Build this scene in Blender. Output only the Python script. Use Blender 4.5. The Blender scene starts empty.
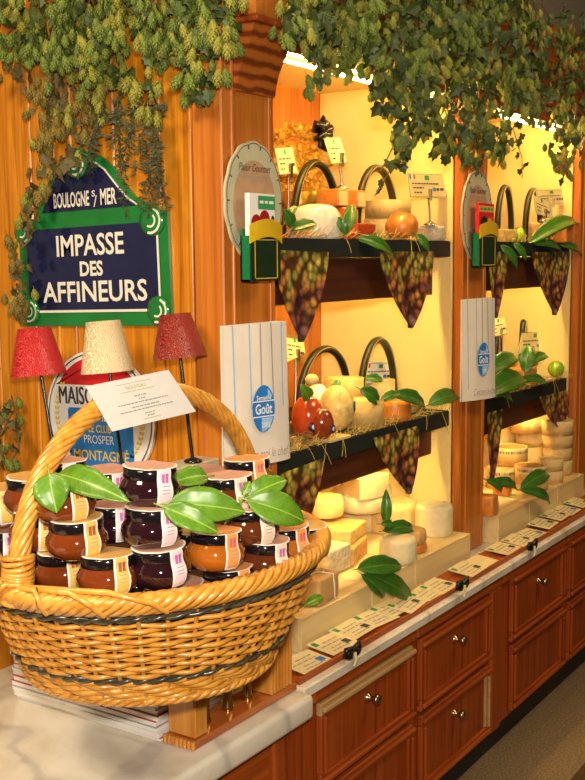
import bpy, bmesh, math, random
from mathutils import Matrix, Vector, noise
random.seed(7)
S = bpy.context.scene
COL = S.collection
# ------------------------------------------------------------------ camera
FPX, CX, CY = 1092.144, 292.5, 390.0
RX = Vector((0.55397458, -0.10436654, 0.82596597))
RY = Vector((-0.83248914, -0.05919199, 0.55087035))
RZ = Vector((-0.00860187, -0.99277587, -0.11967487))
EYE = Vector((0, 0, 1.3))
cam = bpy.data.objects.new('camera', bpy.data.cameras.new('camera'))
COL.objects.link(cam)
cam.data.sensor_fit = 'VERTICAL'; cam.data.sensor_height = 24.0; cam.data.sensor_width = 18.0
cam.data.lens = FPX * 24.0 / 780.0
cam.data.clip_start = 0.02
cam.matrix_world = Matrix(((RX[0], -RX[1], -RX[2], 0), (RY[0], -RY[1], -RY[2], 0), (RZ[0], -RZ[1], -RZ[2], 1.3), (0, 0, 0, 1)))
S.camera = cam
S.view_settings.view_transform = 'Standard'
S.view_settings.look = 'None'
S.view_settings.gamma = 1.0
S.view_settings.use_curve_mapping = False
S.view_settings.exposure = 0.15
# ------------------------------------------------------------------ world and lights
W = bpy.data.worlds.new('world'); S.world = W; W.use_nodes = True
W.node_tree.nodes['Background'].inputs[0].default_value = (1.0, 0.8, 0.55, 1)
W.node_tree.nodes['Background'].inputs[1].default_value = 0.18
def area(name, loc, target, sx, sy, watts, col):
    l = bpy.data.lights.new(name, 'AREA'); l.shape = 'RECTANGLE'; l.size = sx; l.size_y = sy
    l.energy = watts; l.color = col
    o = bpy.data.objects.new(name, l); COL.objects.link(o); o.location = loc
    d = Vector(target) - Vector(loc)
    o.rotation_euler = d.to_track_quat('-Z', 'Y').to_euler()
    return o
area('camera_flash_light', (0.0, -0.01, 1.42), (1.3, 1.1, 1.0), 0.09, 0.06, 31, (1.0, 0.90, 0.74))
area('fill_light_near', (-0.15, 1.2, 2.5), (1.2, 1.2, 0.6), 0.6, 0.6, 40, (1.0, 0.80, 0.52))  # added fill, no known lamp; brightens the marble counter and pine wall
area('fill_light_aisle', (2.6, -0.2, 2.5), (2.6, 0.9, 0.4), 0.9, 0.5, 16, (1.0, 0.74, 0.42))  # added fill above the aisle, stands for no known lamp

# ------------------------------------------------------------------ pixel helpers (planes of the real place)
def ray(px, py):
    v = Vector((px - CX, py - CY, FPX))
    return Vector((RX.dot(v), RY.dot(v), RZ.dot(v)))
def on_x(px, py, X): r = ray(px, py); return EYE + r * (X / r.x)
def on_y(px, py, Y): r = ray(px, py); return EYE + r * (Y / r.y)
def on_z(px, py, Z): r = ray(px, py); return EYE + r * ((Z - EYE.z) / r.z)
def at_d(px, py, d): return EYE + ray(px, py) * (d / FPX)
def depth(P): 
    q = Vector(P) - EYE
    return RX[2] * q.x + RY[2] * q.y + RZ[2] * q.z
TOCAM = Vector((-0.83, -0.55, 0.12)).normalized()
RIGHT = Vector((0.554, -0.832, 0)).normalized()

# ------------------------------------------------------------------ mesh builder
class MB:
    def __init__(s): s.v = []; s.f = []; s.m = []; s.s = []
    def add(s, vs, fs, M=None, mi=0, smooth=False):
        n = len(s.v)
        for p in vs:
            p = Vector(p)
            s.v.append(M @ p if M is not None else p)
        for f in fs:
            s.f.append([i + n for i in f]); s.m.append(mi); s.s.append(smooth)
        return s
    def box(s, x0, x1, y0, y1, z0, z1, M=None, mi=0, bev=0.0, seg=1):
        bm = bmesh.new(); bmesh.ops.create_cube(bm, size=1.0)
        for v in bm.verts:
            v.co = Vector((x0 + (v.co.x + .5) * (x1 - x0), y0 + (v.co.y + .5) * (y1 - y0), z0 + (v.co.z + .5) * (z1 - z0)))
        if bev > 0: bmesh.ops.bevel(bm, geom=list(bm.edges), offset=bev, segments=seg, profile=0.5, affect='EDGES')
        bm.verts.index_update()
        s.add([v.co.copy() for v in bm.verts], [[v.index for v in f.verts] for f in bm.faces], M, mi, seg > 1)
        bm.free(); return s
    def tube(s, pts, r, n=8, closed=False, M=None, mi=0, cap=True, flat=None):
        pts = [Vector(p) for p in pts]; N = len(pts)
        rs = r if isinstance(r, (list, tuple)) else [r] * N
        vs = []; fs = []; up = None
        for i, p in enumerate(pts):
            if closed: t = pts[(i + 1) % N] - pts[i - 1]
            else: t = pts[min(i + 1, N - 1)] - pts[max(i - 1, 0)]
            t = t.normalized() if t.length > 1e-9 else Vector((0, 0, 1))
            if up is None:
                up = Vector((0, 0, 1)) if abs(t.z) < .9 else Vector((1, 0, 0))
                if flat is not None: up = Vector(flat)
            a = (up - t * up.dot(t)).normalized(); b = t.cross(a); up = a
            for k in range(n):
                an = 2 * math.pi * k / n
                vs.append(p + (a * math.cos(an) + b * math.sin(an)) * rs[i])
        for i in range(N if closed else N - 1):
            j = (i + 1) % N
            for k in range(n): fs.append([i * n + k, i * n + (k + 1) % n, j * n + (k + 1) % n, j * n + k])
        s.add(vs, fs, M, mi, True)
        if cap and not closed:
            s.add(vs[:n][::-1], [list(range(n))], M, mi); s.add(vs[-n:], [list(range(n))], M, mi)
        return s
    def lathe(s, prof, n=24, M=None, mi=0, smooth=True, wob=0.0, seed=0):
        vs = []; fs = []
        for i, (r, z) in enumerate(prof):
            for k in range(n):
                a = 2 * math.pi * k / n
                q = 1.0
                if wob: q += wob * noise.noise(Vector((math.cos(a) * 1.3 + seed * 7.1, math.sin(a) * 1.3, z * 20)))
                vs.append((r * q * math.cos(a), r * q * math.sin(a), z))
        for i in range(len(prof) - 1):
            for k in range(n):
                fs.append([i * n + k, i * n + (k + 1) % n, (i + 1) * n + (k + 1) % n, (i + 1) * n + k])
        s.add(vs, fs, M, mi, smooth)
        if prof[0][0] > 1e-5: s.add([vs[k] for k in range(n)][::-1], [list(range(n))], M, mi)
        if prof[-1][0] > 1e-5: s.add(vs[-n:], [list(range(n))], M, mi)
        return s
    def prism(s, poly, h, M=None, mi=0, z0=0.0):
        n = len(poly)
        vs = [(x, y, z0) for x, y in poly] + [(x, y, z0 + h) for x, y in poly]
        fs = [list(range(n))[::-1], [n + i for i in range(n)]]
        for i in range(n): fs.append([i, (i + 1) % n, n + (i + 1) % n, n + i])
        return s.add(vs, fs, M, mi)
    def grid(s, fn, nu, nv, M=None, mi=0, smooth=True):
        vs = [fn(i / nu, j / nv) for j in range(nv + 1) for i in range(nu + 1)]
        fs = [[j * (nu + 1) + i, j * (nu + 1) + i + 1, (j + 1) * (nu + 1) + i + 1, (j + 1) * (nu + 1) + i] for j in range(nv) for i in range(nu)]
        return s.add(vs, fs, M, mi, smooth)
    def build(s, name, mats, parent=None, world=True, label=None, kind=None):
        me = bpy.data.meshes.new(name)
        off = Vector((0, 0, 0))
        if parent is not None and world:
            p = parent
            while p is not None: off += p.location; p = p.parent
        me.from_pydata([tuple(v - off) for v in s.v], [], s.f)
        if not isinstance(mats, (list, tuple)): mats = [mats]
        for m in mats: me.materials.append(m)
        me.polygons.foreach_set('material_index', s.m); me.polygons.foreach_set('use_smooth', s.s)
        me.update()
        bm = bmesh.new(); bm.from_mesh(me); bmesh.ops.recalc_face_normals(bm, faces=bm.faces); bm.to_mesh(me); bm.free()
        o = bpy.data.objects.new(name, me); COL.objects.link(o)
        if parent is not None: o.parent = parent
        if label: o['label'] = label
        if kind: o['kind'] = kind
        return o

def thing(name, label, cat, loc=(0, 0, 0), group=None, rz=0.0):
    o = bpy.data.objects.new(name, None); COL.objects.link(o); o.location = loc; o.rotation_euler = (0, 0, rz)
    o.empty_display_size = 0.02
    o['label'] = label; o['category'] = cat
    if group: o['group'] = group
    return o
def tag(o, label, cat, group=None, kind=None):
    o['label'] = label; o['category'] = cat
    if group: o['group'] = group
    if kind: o['kind'] = kind
    return o
def recentre(o):
    c = sum((v.co for v in o.data.vertices), Vector()) / max(1, len(o.data.vertices))
    zmin = min(v.co.z for v in o.data.vertices); c.z = zmin
    for v in o.data.vertices: v.co -= c
    o.location = o.location + c
    return o
def struct(o): o['kind'] = 'structure'; return o
def copy_tree(o, parent=None):
    c = o.copy(); COL.objects.link(c)
    if parent is not None: c.parent = parent
    for ch in list(o.children): copy_tree(ch, c)
    return c
def frame(o, x, y):
    x = Vector(x).normalized(); y = Vector(y); y = (y - x * y.dot(x)).normalized(); z = x.cross(y)
    return Matrix(((x.x, y.x, z.x, o[0]), (x.y, y.y, z.y, o[1]), (x.z, y.z, z.z, o[2]), (0, 0, 0, 1)))
def T3(x, y, z): return Matrix.Translation((x, y, z))

# ------------------------------------------------------------------ lettering
_tc = {}
def text(mb, s, w, h, M, mi=0, bold=0.0, shear=0.0, extr=0.0004):
    key = (s, bold, shear)
    if key not in _tc:
        cu = bpy.data.curves.new('lettering', 'FONT'); cu.body = s; cu.offset = bold; cu.shear = shear
        cu.dimensions = '2D'; cu.fill_mode = 'BOTH'; cu.resolution_u = 3
        ob = bpy.data.objects.new('lettering', cu); COL.objects.link(ob)
        bpy.context.view_layer.update()
        me = ob.evaluated_get(bpy.context.evaluated_depsgraph_get()).to_mesh()
        _tc[key] = ([v.co.copy() for v in me.vertices], [list(p.vertices) for p in me.polygons])
        ob.evaluated_get(bpy.context.evaluated_depsgraph_get()).to_mesh_clear()
        bpy.data.objects.remove(ob); bpy.data.curves.remove(cu)
    vs, fs = _tc[key]
    x0 = min(v.x for v in vs); x1 = max(v.x for v in vs); y0 = min(v.y for v in vs); y1 = max(v.y for v in vs)
    out = [((v.x - (x0 + x1) / 2) * w / (x1 - x0), (v.y - (y0 + y1) / 2) * h / (y1 - y0), extr) for v in vs]
    mb.add(out, fs, M, mi)
def bars(mb, cx, cy, w, h, M, mi=0, seed=0, z=0.0004):      # a line of print too small to read in the photo
    r = random.Random(seed); x = cx - w / 2
    while x < cx + w / 2 - h:
        l = min(h * r.uniform(1.5, 5), cx + w / 2 - x)
        mb.add([(x, cy - h / 2, z), (x + l, cy - h / 2, z), (x + l, cy + h / 2, z), (x, cy + h / 2, z)], [[0, 1, 2, 3]], M, mi)
        x += l + h * .8
def rect(mb, x0, x1, y0, y1, M, mi=0, z=0.0003):
    mb.add([(x0, y0, z), (x1, y0, z), (x1, y1, z), (x0, y1, z)], [[0, 1, 2, 3]], M, mi)
def disc(mb, cx, cy, rx, ry, M, mi=0, z=0.0003, n=28):
    mb.add([(cx + rx * math.cos(2 * math.pi * k / n), cy + ry * math.sin(2 * math.pi * k / n), z) for k in range(n)], [list(range(n))], M, mi)
def ring(mb, cx, cy, rx, ry, w, M, mi=0, z=0.0005, n=36, a0=0, a1=2 * math.pi):
    vs = []
    for k in range(n + 1):
        a = a0 + (a1 - a0) * k / n
        vs += [(cx + rx * math.cos(a), cy + ry * math.sin(a), z), (cx + (rx - w) * math.cos(a), cy + (ry - w) * math.sin(a), z)]
    mb.add(vs, [[2 * k, 2 * k + 2, 2 * k + 3, 2 * k + 1] for k in range(n)], M, mi)

# ------------------------------------------------------------------ materials
def newmat(name):
    m = bpy.data.materials.new(name); m.use_nodes = True
    return m, m.node_tree, m.node_tree.nodes['Principled BSDF']
def ramp(nt, stops):
    r = nt.nodes.new('ShaderNodeValToRGB'); e = r.color_ramp.elements
    while len(e) < len(stops): e.new(0.5)
    for el, (p, c) in zip(e, stops): el.position = p; el.color = (*c, 1)
    return r
def coords(nt, scale=(1, 1, 1), kind='Object', rot=(0, 0, 0)):
    tc = nt.nodes.new('ShaderNodeTexCoord'); mp = nt.nodes.new('ShaderNodeMapping')
    mp.inputs['Scale'].default_value = scale; mp.inputs['Rotation'].default_value = rot
    nt.links.new(tc.outputs[kind], mp.inputs[0]); return mp.outputs[0]
def noise_n(nt, vec, scale, detail=4, rough=.55, dist=0.0):
    n = nt.nodes.new('ShaderNodeTexNoise'); n.inputs['Scale'].default_value = scale
    n.inputs['Detail'].default_value = detail; n.inputs['Roughness'].default_value = rough; n.inputs['Distortion'].default_value = dist
    nt.links.new(vec, n.inputs['Vector']); return n.outputs['Fac']
def bump(nt, bs, fac, strength, dist=0.01):
    b = nt.nodes.new('ShaderNodeBump'); b.inputs['Strength'].default_value = strength; b.inputs['Distance'].default_value = dist
    nt.links.new(fac, b.inputs['Height']); nt.links.new(b.outputs[0], bs.inputs['Normal'])
def plain(name, col, rough=.5, var=0.12, scale=40, spec=.5, coat=0.0, metal=0.0, bmp=0.0, trans=0.0, sss=0.0):
    m, nt, bs = newmat(name)
    f = noise_n(nt, coords(nt), scale)
    r = ramp(nt, [(.3, [c * (1 - var) for c in col]), (.7, [min(1, c * (1 + var)) for c in col])])
    nt.links.new(f, r.inputs[0]); nt.links.new(r.outputs[0], bs.inputs['Base Color'])
    bs.inputs['Roughness'].default_value = rough; bs.inputs['Specular IOR Level'].default_value = spec
    bs.inputs['Coat Weight'].default_value = coat; bs.inputs['Coat Roughness'].default_value = .05; bs.inputs['Metallic'].default_value = metal
    if trans: bs.inputs['Transmission Weight'].default_value = trans
    if sss:
        bs.inputs['Subsurface Weight'].default_value = sss; bs.inputs['Subsurface Radius'].default_value = (.02, .012, .006); bs.inputs['Subsurface Scale'].default_value = .5
    if bmp: bump(nt, bs, f, bmp, .004)
    return m
def wood(name, c1, c2, c3, axis='Z', rough=.35, sc=1.0, coat=.15):
    m, nt, bs = newmat(name)
    k = {'X': (1.2, 26, 26), 'Y': (26, 1.2, 26), 'Z': (26, 26, 1.2)}[axis]
    v = coords(nt, tuple(q * sc for q in k))
    f = noise_n(nt, v, 1.6, 5, .6, .6)
    k2 = {'X': (.6, 90, 90), 'Y': (90, .6, 90), 'Z': (90, 90, .6)}[axis]
    f2 = noise_n(nt, coords(nt, tuple(q * sc for q in k2)), 1.5, 3)
    mx = nt.nodes.new('ShaderNodeMath'); mx.operation = 'MULTIPLY_ADD'; mx.inputs[1].default_value = .3
    nt.links.new(f2, mx.inputs[0]); nt.links.new(f, mx.inputs[2])
    r = ramp(nt, [(.42, c1), (.62, c2), (.82, c3)])
    nt.links.new(mx.outputs[0], r.inputs[0]); nt.links.new(r.outputs[0], bs.inputs['Base Color'])
    bs.inputs['Roughness'].default_value = rough; bs.inputs['Coat Weight'].default_value = coat; bs.inputs['Coat Roughness'].default_value = .2
    bump(nt, bs, f2, .08, .002)
    return m
def emit(name, col, st):
    m, nt, bs = newmat(name); bs.inputs['Base Color'].default_value = (*col, 1)
    bs.inputs['Emission Color'].default_value = (*col, 1); bs.inputs['Emission Strength'].default_value = st
    return m
M = {}
M['pine'] = wood('golden_pine', (.30, .078, .003), (.56, .19, .007), (.72, .29, .018), sc=1.25)
M['pine_post'] = wood('orange_pine', (.34, .085, .010), (.50, .145, .016), (.60, .20, .024))
def corbel():
    m, nt, bs = newmat('figured_bracket_pine')
    w_ = nt.nodes.new('ShaderNodeTexWave'); w_.wave_type = 'RINGS'; w_.inputs['Scale'].default_value = 26; w_.inputs['Distortion'].default_value = 2.2; w_.inputs['Detail'].default_value = 1.5
    w_.inputs['Detail Scale'].default_value = 1.2
    v = coords(nt, (1, .6, .55)); nt.links.new(v, w_.inputs['Vector'])
    r = ramp(nt, [(.15, (.17, .032, .006)), (.5, (.36, .085, .012)), (.8, (.44, .12, .018))]); nt.links.new(w_.outputs['Fac'], r.inputs[0])
    nt.links.new(r.outputs[0], bs.inputs['Base Color']); bs.inputs['Roughness'].default_value = .35; return m
M['corbel'] = corbel()
M['cab'] = wood('varnished_red_pine', (.15, .022, .002), (.30, .048, .004), (.40, .078, .008), rough=.45, coat=.05)
M['cab_h'] = wood('varnished_red_pine_rail', (.17, .026, .003), (.34, .060, .005), (.44, .10, .010), 'X', rough=.45, coat=.05)
M['worn'] = wood('bare_worn_wood', (.36, .20, .07), (.46, .27, .10), (.54, .34, .15), 'X')
M['dark'] = plain('black_plinth', (.015, .013, .014), .5)
M['cream'] = plain('cream_paint', (.88, .70, .27), .6, .04, 6)
M['fascia'] = wood('dark_brown_board', (.060, .014, .006), (.085, .022, .008), (.11, .03, .012), 'X')
M['cloth'] = plain('black_green_cloth', (.010, .016, .014), .6, .3, 60)
M['tube'] = emit('lit_tube', (1.0, .70, .21), 105); M['tube_low'] = emit('lit_tube_low', (1.0, .70, .21), 72); M['tube_top'] = emit('lit_tube_top', (1.0, .70, .21), 165)
M['metal'] = plain('brushed_metal', (.6, .56, .5), .25, .05, 30, metal=1)
M['knob'] = plain('aged_brass_knob', (.42, .32, .18), .3, .1, 30, metal=1)
M['brass'] = plain('polished_brass', (.62, .42, .13), .18, .06, 30, metal=1)
M['white'] = plain('white_card', (.86, .84, .80), .55, .03)
M['paper'] = plain('cream_card', (.80, .66, .34), .6, .06)
M['ink'] = plain('dark_print', (.05, .045, .05), .6)
M['grey_ink'] = plain('grey_print', (.34, .31, .30), .6)
M['green_ink'] = plain('green_print', (.03, .30, .09), .6)
M['blue_ink'] = plain('blue_print', (.02, .19, .58), .5)
M['lightblue'] = plain('pale_blue_print', (.30, .52, .78), .5)
M['red_ink'] = plain('red_print', (.62, .015, .02), .45)
M['yellow_ink'] = plain('yellow_print', (.82, .55, .03), .5)
M['gold_ink'] = plain('gold_print', (.50, .42, .12), .5)
M['black'] = plain('black_gloss', (.012, .011, .010), .22)
M['carton'] = plain('ceiling_paint', (.72, .66, .55), .8, .03, 3)
M['wallpaint'] = plain('beige_wall_paint', (.46, .40, .32), .8, .05, 3)
def carpet(name, a, b):
    m, nt, bs = newmat(name)
    f = noise_n(nt, coords(nt), 170, 3, .7); r = ramp(nt, [(.35, a), (.7, b)])
    nt.links.new(f, r.inputs[0]); nt.links.new(r.outputs[0], bs.inputs['Base Color']); bs.inputs['Roughness'].default_value = .95
    bs.inputs['Specular IOR Level'].default_value = .1; bump(nt, bs, f, .8, .01); return m
M['carpet'] = carpet('tan_carpet', (.20, .135, .065), (.44, .31, .17))
M['zone'] = carpet('brown_carpet', (.07, .038, .018), (.17, .095, .045))
def marble():
    m, nt, bs = newmat('veined_marble')
    v = coords(nt, (1, 1, 1))
    f = noise_n(nt, v, 3.5, 8, .62, 1.6)
    w = nt.nodes.new('ShaderNodeTexWave'); w.inputs['Scale'].default_value = 1.6; w.inputs['Distortion'].default_value = 14; w.inputs['Detail'].default_value = 4
    w.inputs['Detail Scale'].default_value = 1.4
    nt.links.new(v, w.inputs['Vector'])
    r = ramp(nt, [(.0, (.60, .56, .50)), (.08, (.76, .71, .61)), (.3, (.83, .77, .66))])
    nt.links.new(w.outputs['Fac'], r.inputs[0])
    r2 = ramp(nt, [(.35, (.80, .74, .64)), (.62, (1, 1, 1))]); nt.links.new(f, r2.inputs[0])
    mx = nt.nodes.new('ShaderNodeMixRGB'); mx.blend_type = 'MULTIPLY'; mx.inputs[0].default_value = 1
    nt.links.new(r.outputs[0], mx.inputs[1]); nt.links.new(r2.outputs[0], mx.inputs[2]); nt.links.new(mx.outputs[0], bs.inputs['Base Color'])
    bs.inputs['Roughness'].default_value = .22; return m
M['marble'] = marble()
def leafmat(name, c, vein, rough=.3):
    m, nt, bs = newmat(name)
    tc = nt.nodes.new('ShaderNodeTexCoord'); sp = nt.nodes.new('ShaderNodeSeparateXYZ'); nt.links.new(tc.outputs['Object'], sp.inputs[0])
    ab = nt.nodes.new('ShaderNodeMath'); ab.operation = 'ABSOLUTE'; nt.links.new(sp.outputs['Y'], ab.inputs[0])
    sv = nt.nodes.new('ShaderNodeMath'); sv.operation = 'MULTIPLY_ADD'; sv.inputs[1].default_value = -.9
    nt.links.new(ab.outputs[0], sv.inputs[0]); nt.links.new(sp.outputs['X'], sv.inputs[2])
    fr = nt.nodes.new('ShaderNodeMath'); fr.operation = 'MODULO'; fr.inputs[1].default_value = .0085; 
    ad = nt.nodes.new('ShaderNodeMath'); ad.operation = 'ADD'; ad.inputs[1].default_value = 1.0
    nt.links.new(sv.outputs[0], ad.inputs[0]); nt.links.new(ad.outputs[0], fr.inputs[0])
    l1 = nt.nodes.new('ShaderNodeMath'); l1.operation = 'LESS_THAN'; l1.inputs[1].default_value = .0007; nt.links.new(fr.outputs[0], l1.inputs[0])
    l2 = nt.nodes.new('ShaderNodeMath'); l2.operation = 'LESS_THAN'; l2.inputs[1].default_value = .0009; nt.links.new(ab.outputs[0], l2.inputs[0])
    l3 = nt.nodes.new('ShaderNodeMath'); l3.operation = 'MULTIPLY_ADD'; l3.inputs[1].default_value = .35
    nt.links.new(l1.outputs[0], l3.inputs[0]); nt.links.new(l2.outputs[0], l3.inputs[2]); l3.use_clamp = True
    f = noise_n(nt, tc.outputs['Object'], 60)
    r = ramp(nt, [(.3, [q * .75 for q in c]), (.7, [q * 1.2 for q in c])]); nt.links.new(f, r.inputs[0])
    mx = nt.nodes.new('ShaderNodeMixRGB'); nt.links.new(l3.outputs[0], mx.inputs[0]); nt.links.new(r.outputs[0], mx.inputs[1]); mx.inputs[2].default_value = (*vein, 1)
    nt.links.new(mx.outputs[0], bs.inputs['Base Color']); bs.inputs['Roughness'].default_value = rough
    return m
M['leaf'] = leafmat('bright_laurel_leaf', (.090, .215, .010), (.24, .38, .05), .38)
M['leaf2'] = leafmat('deep_laurel_leaf', (.040, .145, .012), (.12, .26, .05))
M['hop'] = plain('green_hop_cone', (.135, .185, .022), .6, .35, 90)
M['hop2'] = plain('yellow_hop_cone', (.26, .25, .03), .6, .35, 90)
M['hopb'] = plain('dry_brown_hop_cone', (.20, .14, .02), .7, .35, 90)
M['hopleaf'] = plain('hop_leaf', (.046, .072, .009), .55, .5, 25)
M['hopleafb'] = plain('dry_hop_leaf', (.10, .075, .02), .65, .5, 25)
M['stem'] = plain('dry_stem', (.16, .12, .04), .7)
def wickermat(name, a, b, c, rough=.32):
    m, nt, bs = newmat(name)
    f = noise_n(nt, coords(nt), 55, 4, .6); r = ramp(nt, [(.28, a), (.5, b), (.75, c)])
    nt.links.new(f, r.inputs[0]); nt.links.new(r.outputs[0], bs.inputs['Base Color']); bs.inputs['Roughness'].default_value = rough
    bs.inputs['Coat Weight'].default_value = .3; bs.inputs['Coat Roughness'].default_value = .2
    return m
M['wicker'] = wickermat('golden_willow', (.44, .165, .016), (.68, .30, .040), (.78, .42, .09))
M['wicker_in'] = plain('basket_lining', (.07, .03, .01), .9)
M['wicker_dark'] = wickermat('dark_willow', (.03, .028, .018), (.06, .05, .03), (.11, .09, .05))
# ================================================================== THE ROOM
ZL = 0.525       # top of the ledge and of the marble counter
Z1, Z2 = 1.340, 0.908   # tops of the two shelves
def sbox(name, x0, x1, y0, y1, z0, z1, m, **k):
    return struct(MB().box(x0, x1, y0, y1, z0, z1, **k).build(name, m))
sbox('floor', -2.6, 8.2, -2.6, 4.6, -.05, 0, M['carpet'])
sbox('ceiling', -2.6, 8.2, -2.6, 4.6, 2.62, 2.67, M['carton'])
sbox('wall_rear', 1.66, 8.2, 1.70, 1.75, 0, 2.62, M['wallpaint'])
sbox('wall_far', 8.2, 8.25, -2.6, 1.75, 0, 2.62, M['wallpaint'])
sbox('wall_right', -2.6, 8.2, -2.65, -2.6, 0, 2.62, M['wallpaint'])
sbox('wall_near', -2.65, -2.6, -2.6, 4.6, 0, 2.62, M['wallpaint'])
# pine panelled wall behind the sign: boards with grooves
w = MB(); y = 1.246
rnd = random.Random(3)
while y < 4.6:
    wd = .115
    w.box(1.60, 1.655, y + .0012, y + wd - .0012, 0, 2.62, bev=.0025)
    y += wd
w.box(1.606, 1.655, 1.246, 4.6, 0, 2.62)
struct(w.build('wall_left', M['pine']))
t = MB()
for yy, r_ in ((1.262, .009), (1.288, .006), (1.640, .006)):
    t.tube([(1.600, yy, ZL), (1.600, yy, 2.62)], r_, 8)
struct(t.build('trim_1', M['pine']))
o = MB().box(-2, 8, -.9, .865, .0005, .008, bev=.003).build('carpet_zone', M['zone'])  # thin darker brown sheet over the tan floor, parallel to the cabinets
tag(o, 'dark brown carpet zone on the tan carpet along the aisle', 'carpet')

# ------------------------------------------------------------------ display cabinet (upper, two open bays)
PX0, PX1 = 1.551, 1.714
QX0, QX1 = 2.546, 2.694
RX0, RX1 = 3.420, 3.580
cabn = thing('display_cabinet', 'tall open pine display cabinet with two lit bays of cheese shelves', 'cabinet', (PX0, 1.18, ZL))
def cpart(name, m, *a, mb=None, **k):
    return (mb or MB().box(*a, **k)).build(name, m, cabn)
def post(x0, x1, y1):
    b = MB(); b.box(x0, x1, 1.179, y1, ZL + .001, 1.79, bev=.003)
    b.tube([(x0 + .030, 1.179, ZL + .002), (x0 + .030, 1.179, 1.78)], .0045, 8)
    b.tube([(x1 - .018, 1.179, ZL + .002), (x1 - .018, 1.179, 1.78)], .003, 8)
    return b.build('post', M['pine_post'], cabn)
post(PX0, PX1, 1.245); post(QX0, QX1, 1.205); post(RX0, RX1, 1.205)
# carved bracket on the first post, with its cap block
prof = [(1.178, 1.594), (1.168, 1.594), (1.166, 1.61), (1.160, 1.632), (1.150, 1.652), (1.140, 1.670), (1.133, 1.690), (1.130, 1.706), (1.178, 1.706)]
b = MB(); n = len(prof)
vs = [(1.584, a, c) for a, c in prof] + [(1.702, a, c) for a, c in prof]
b.add(vs, [list(range(n)), [n + i for i in range(n)][::-1]] + [[i, n + i, n + (i + 1) % n, (i + 1) % n] for i in range(n)])
bk = b.build('bracket', M['corbel'], cabn)
MB().box(1.577, 1.708, 1.118, 1.178, 1.707, 1.717, bev=.002).build('bracket_moulding', M['cab'], bk)
cpart('cap_block', M['pine_post'], 1.578, 1.700, 1.122, 1.178, 1.718, 2.06, bev=.002)
cpart('cornice', M['cab_h'], 1.551, 3.6, 1.182, 1.60, 1.792, 1.97)
# rails above the tube
for x0, x1 in ((PX1, QX0), (QX1, RX0)):
    b = MB().box(x0, x1, 1.184, 1.205, 1.690, 1.791, bev=.003)
    b.box(x0, x1, 1.176, 1.184, 1.735, 1.791, bev=.002)
    b.build('top_rail', M['cab_h'], cabn)
    cpart('ceiling_panel', M['cream'], x0, x1, 1.206, 1.60, 1.738, 1.750)
    cpart('back_panel', M['pine_post'], x0, x1, 1.60, 1.615, ZL + .001, 1.75)
    cpart('side_panel', M['cream'], x1 - .005, x1 - .0005, 1.2055, 1.598, ZL + .001, 1.737)
    cpart('side_panel', M['pine_post'], x0 + .0005, x0 + .012, 1.246, 1.598, ZL + .001, 1.737)
    for zt, zb, fz in ((Z1, 1.300, 1.206), (Z2, .868, .800)):
        sh = cpart('shelf', M['fascia'], x0 + .013, x1 - .006, 1.216, 1.598, zb, zt - .004)
        c = MB(); c.box(x0 + .012, x1 - .0055, 1.2125, 1.598, zt - .004, zt)
        c.box(x0 + .012, x1 - .0055, 1.2105, 1.2155, zb + .001, zt - .002)
        c.build('shelf_cloth', M['cloth'], sh)
        cpart('light_fascia', M['fascia'], x0 + .013, x1 - .055, 1.235, 1.249, fz, zb - .0005, bev=.002)
# tubes
def tube_light(x0, x1, y, z, label):
    o = thing('fluorescent_tube', label, 'light', (x0, y, z), 'fluorescent tubes in the cheese cabinet')
    MB().tube([(x0 + .02, y, z), (x1 - .02, y, z)], .0038 if z > 1.6 else .0062, 10).build('glass_tube', M['tube_top' if z > 1.6 else ('tube_low' if z < 1 else 'tube')], o)
    if z > 1.6: MB().box(x0, x1, 1.206, 1.240, z + .0095, z + .0175).build('housing', M['cab_h'], o)
    for a in (x0, x1 - .02): MB().tube([(a, y, z), (a + .02, y, z)], .009, 10).build('end_cap', M['white'], o)
for (x0, x1, nm) in ((PX1 + .02, QX0 - .02, 'left bay'), (QX1 + .02, RX0 - .02, 'right bay')):
    tube_light(x0, x1, 1.218, 1.682, 'lit fluorescent tube under the top rail of the ' + nm)
    tube_light(x0, x1 - .06, 1.262, 1.286, 'lit tube behind the brown board under the upper shelf, ' + nm)
    tube_light(x0, x1 - .06, 1.262, .853, 'lit tube behind the brown board under the lower shelf, ' + nm)
# ------------------------------------------------------------------ marble ledge, counter, base cabinets
o = MB().box(1.590, 3.60, 1.040, 1.640, .503, ZL, bev=.003).build('marble_ledge', M['marble']); recentre(o)
tag(o, 'narrow pale marble ledge running below the cheese bays on red wooden drawers', 'ledge')
o = MB().box(-.6, 1.583, 1.013, 1.59, .478, ZL, bev=.010, seg=3)
o = o.build('marble_counter', M['marble']); recentre(o)
tag(o, 'pale marble counter with rounded front edge under the wicker basket', 'counter')
def base_cab(x0, x1, label, drawers=True):
    c = thing('drawer_cabinet', label, 'cabinet', (x0, 1.08, 0), 'red pine base cabinets')
    top = .502 if x0 > 1.58 else .477
    MB().box(x0, x1, 1.064, 1.58, .098, top - .0005).build('carcass', M['cab'], c)
    MB().box(x0, x1, 1.106, 1.56, .0005, .0975).build('toe_kick', M['dark'], c)
    if x0 > 1.58: MB().box(x0, x1, 1.050, 1.0635, .474, top - .001, bev=.003).build('top_moulding', M['cab_h'], c)
    return c
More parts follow.
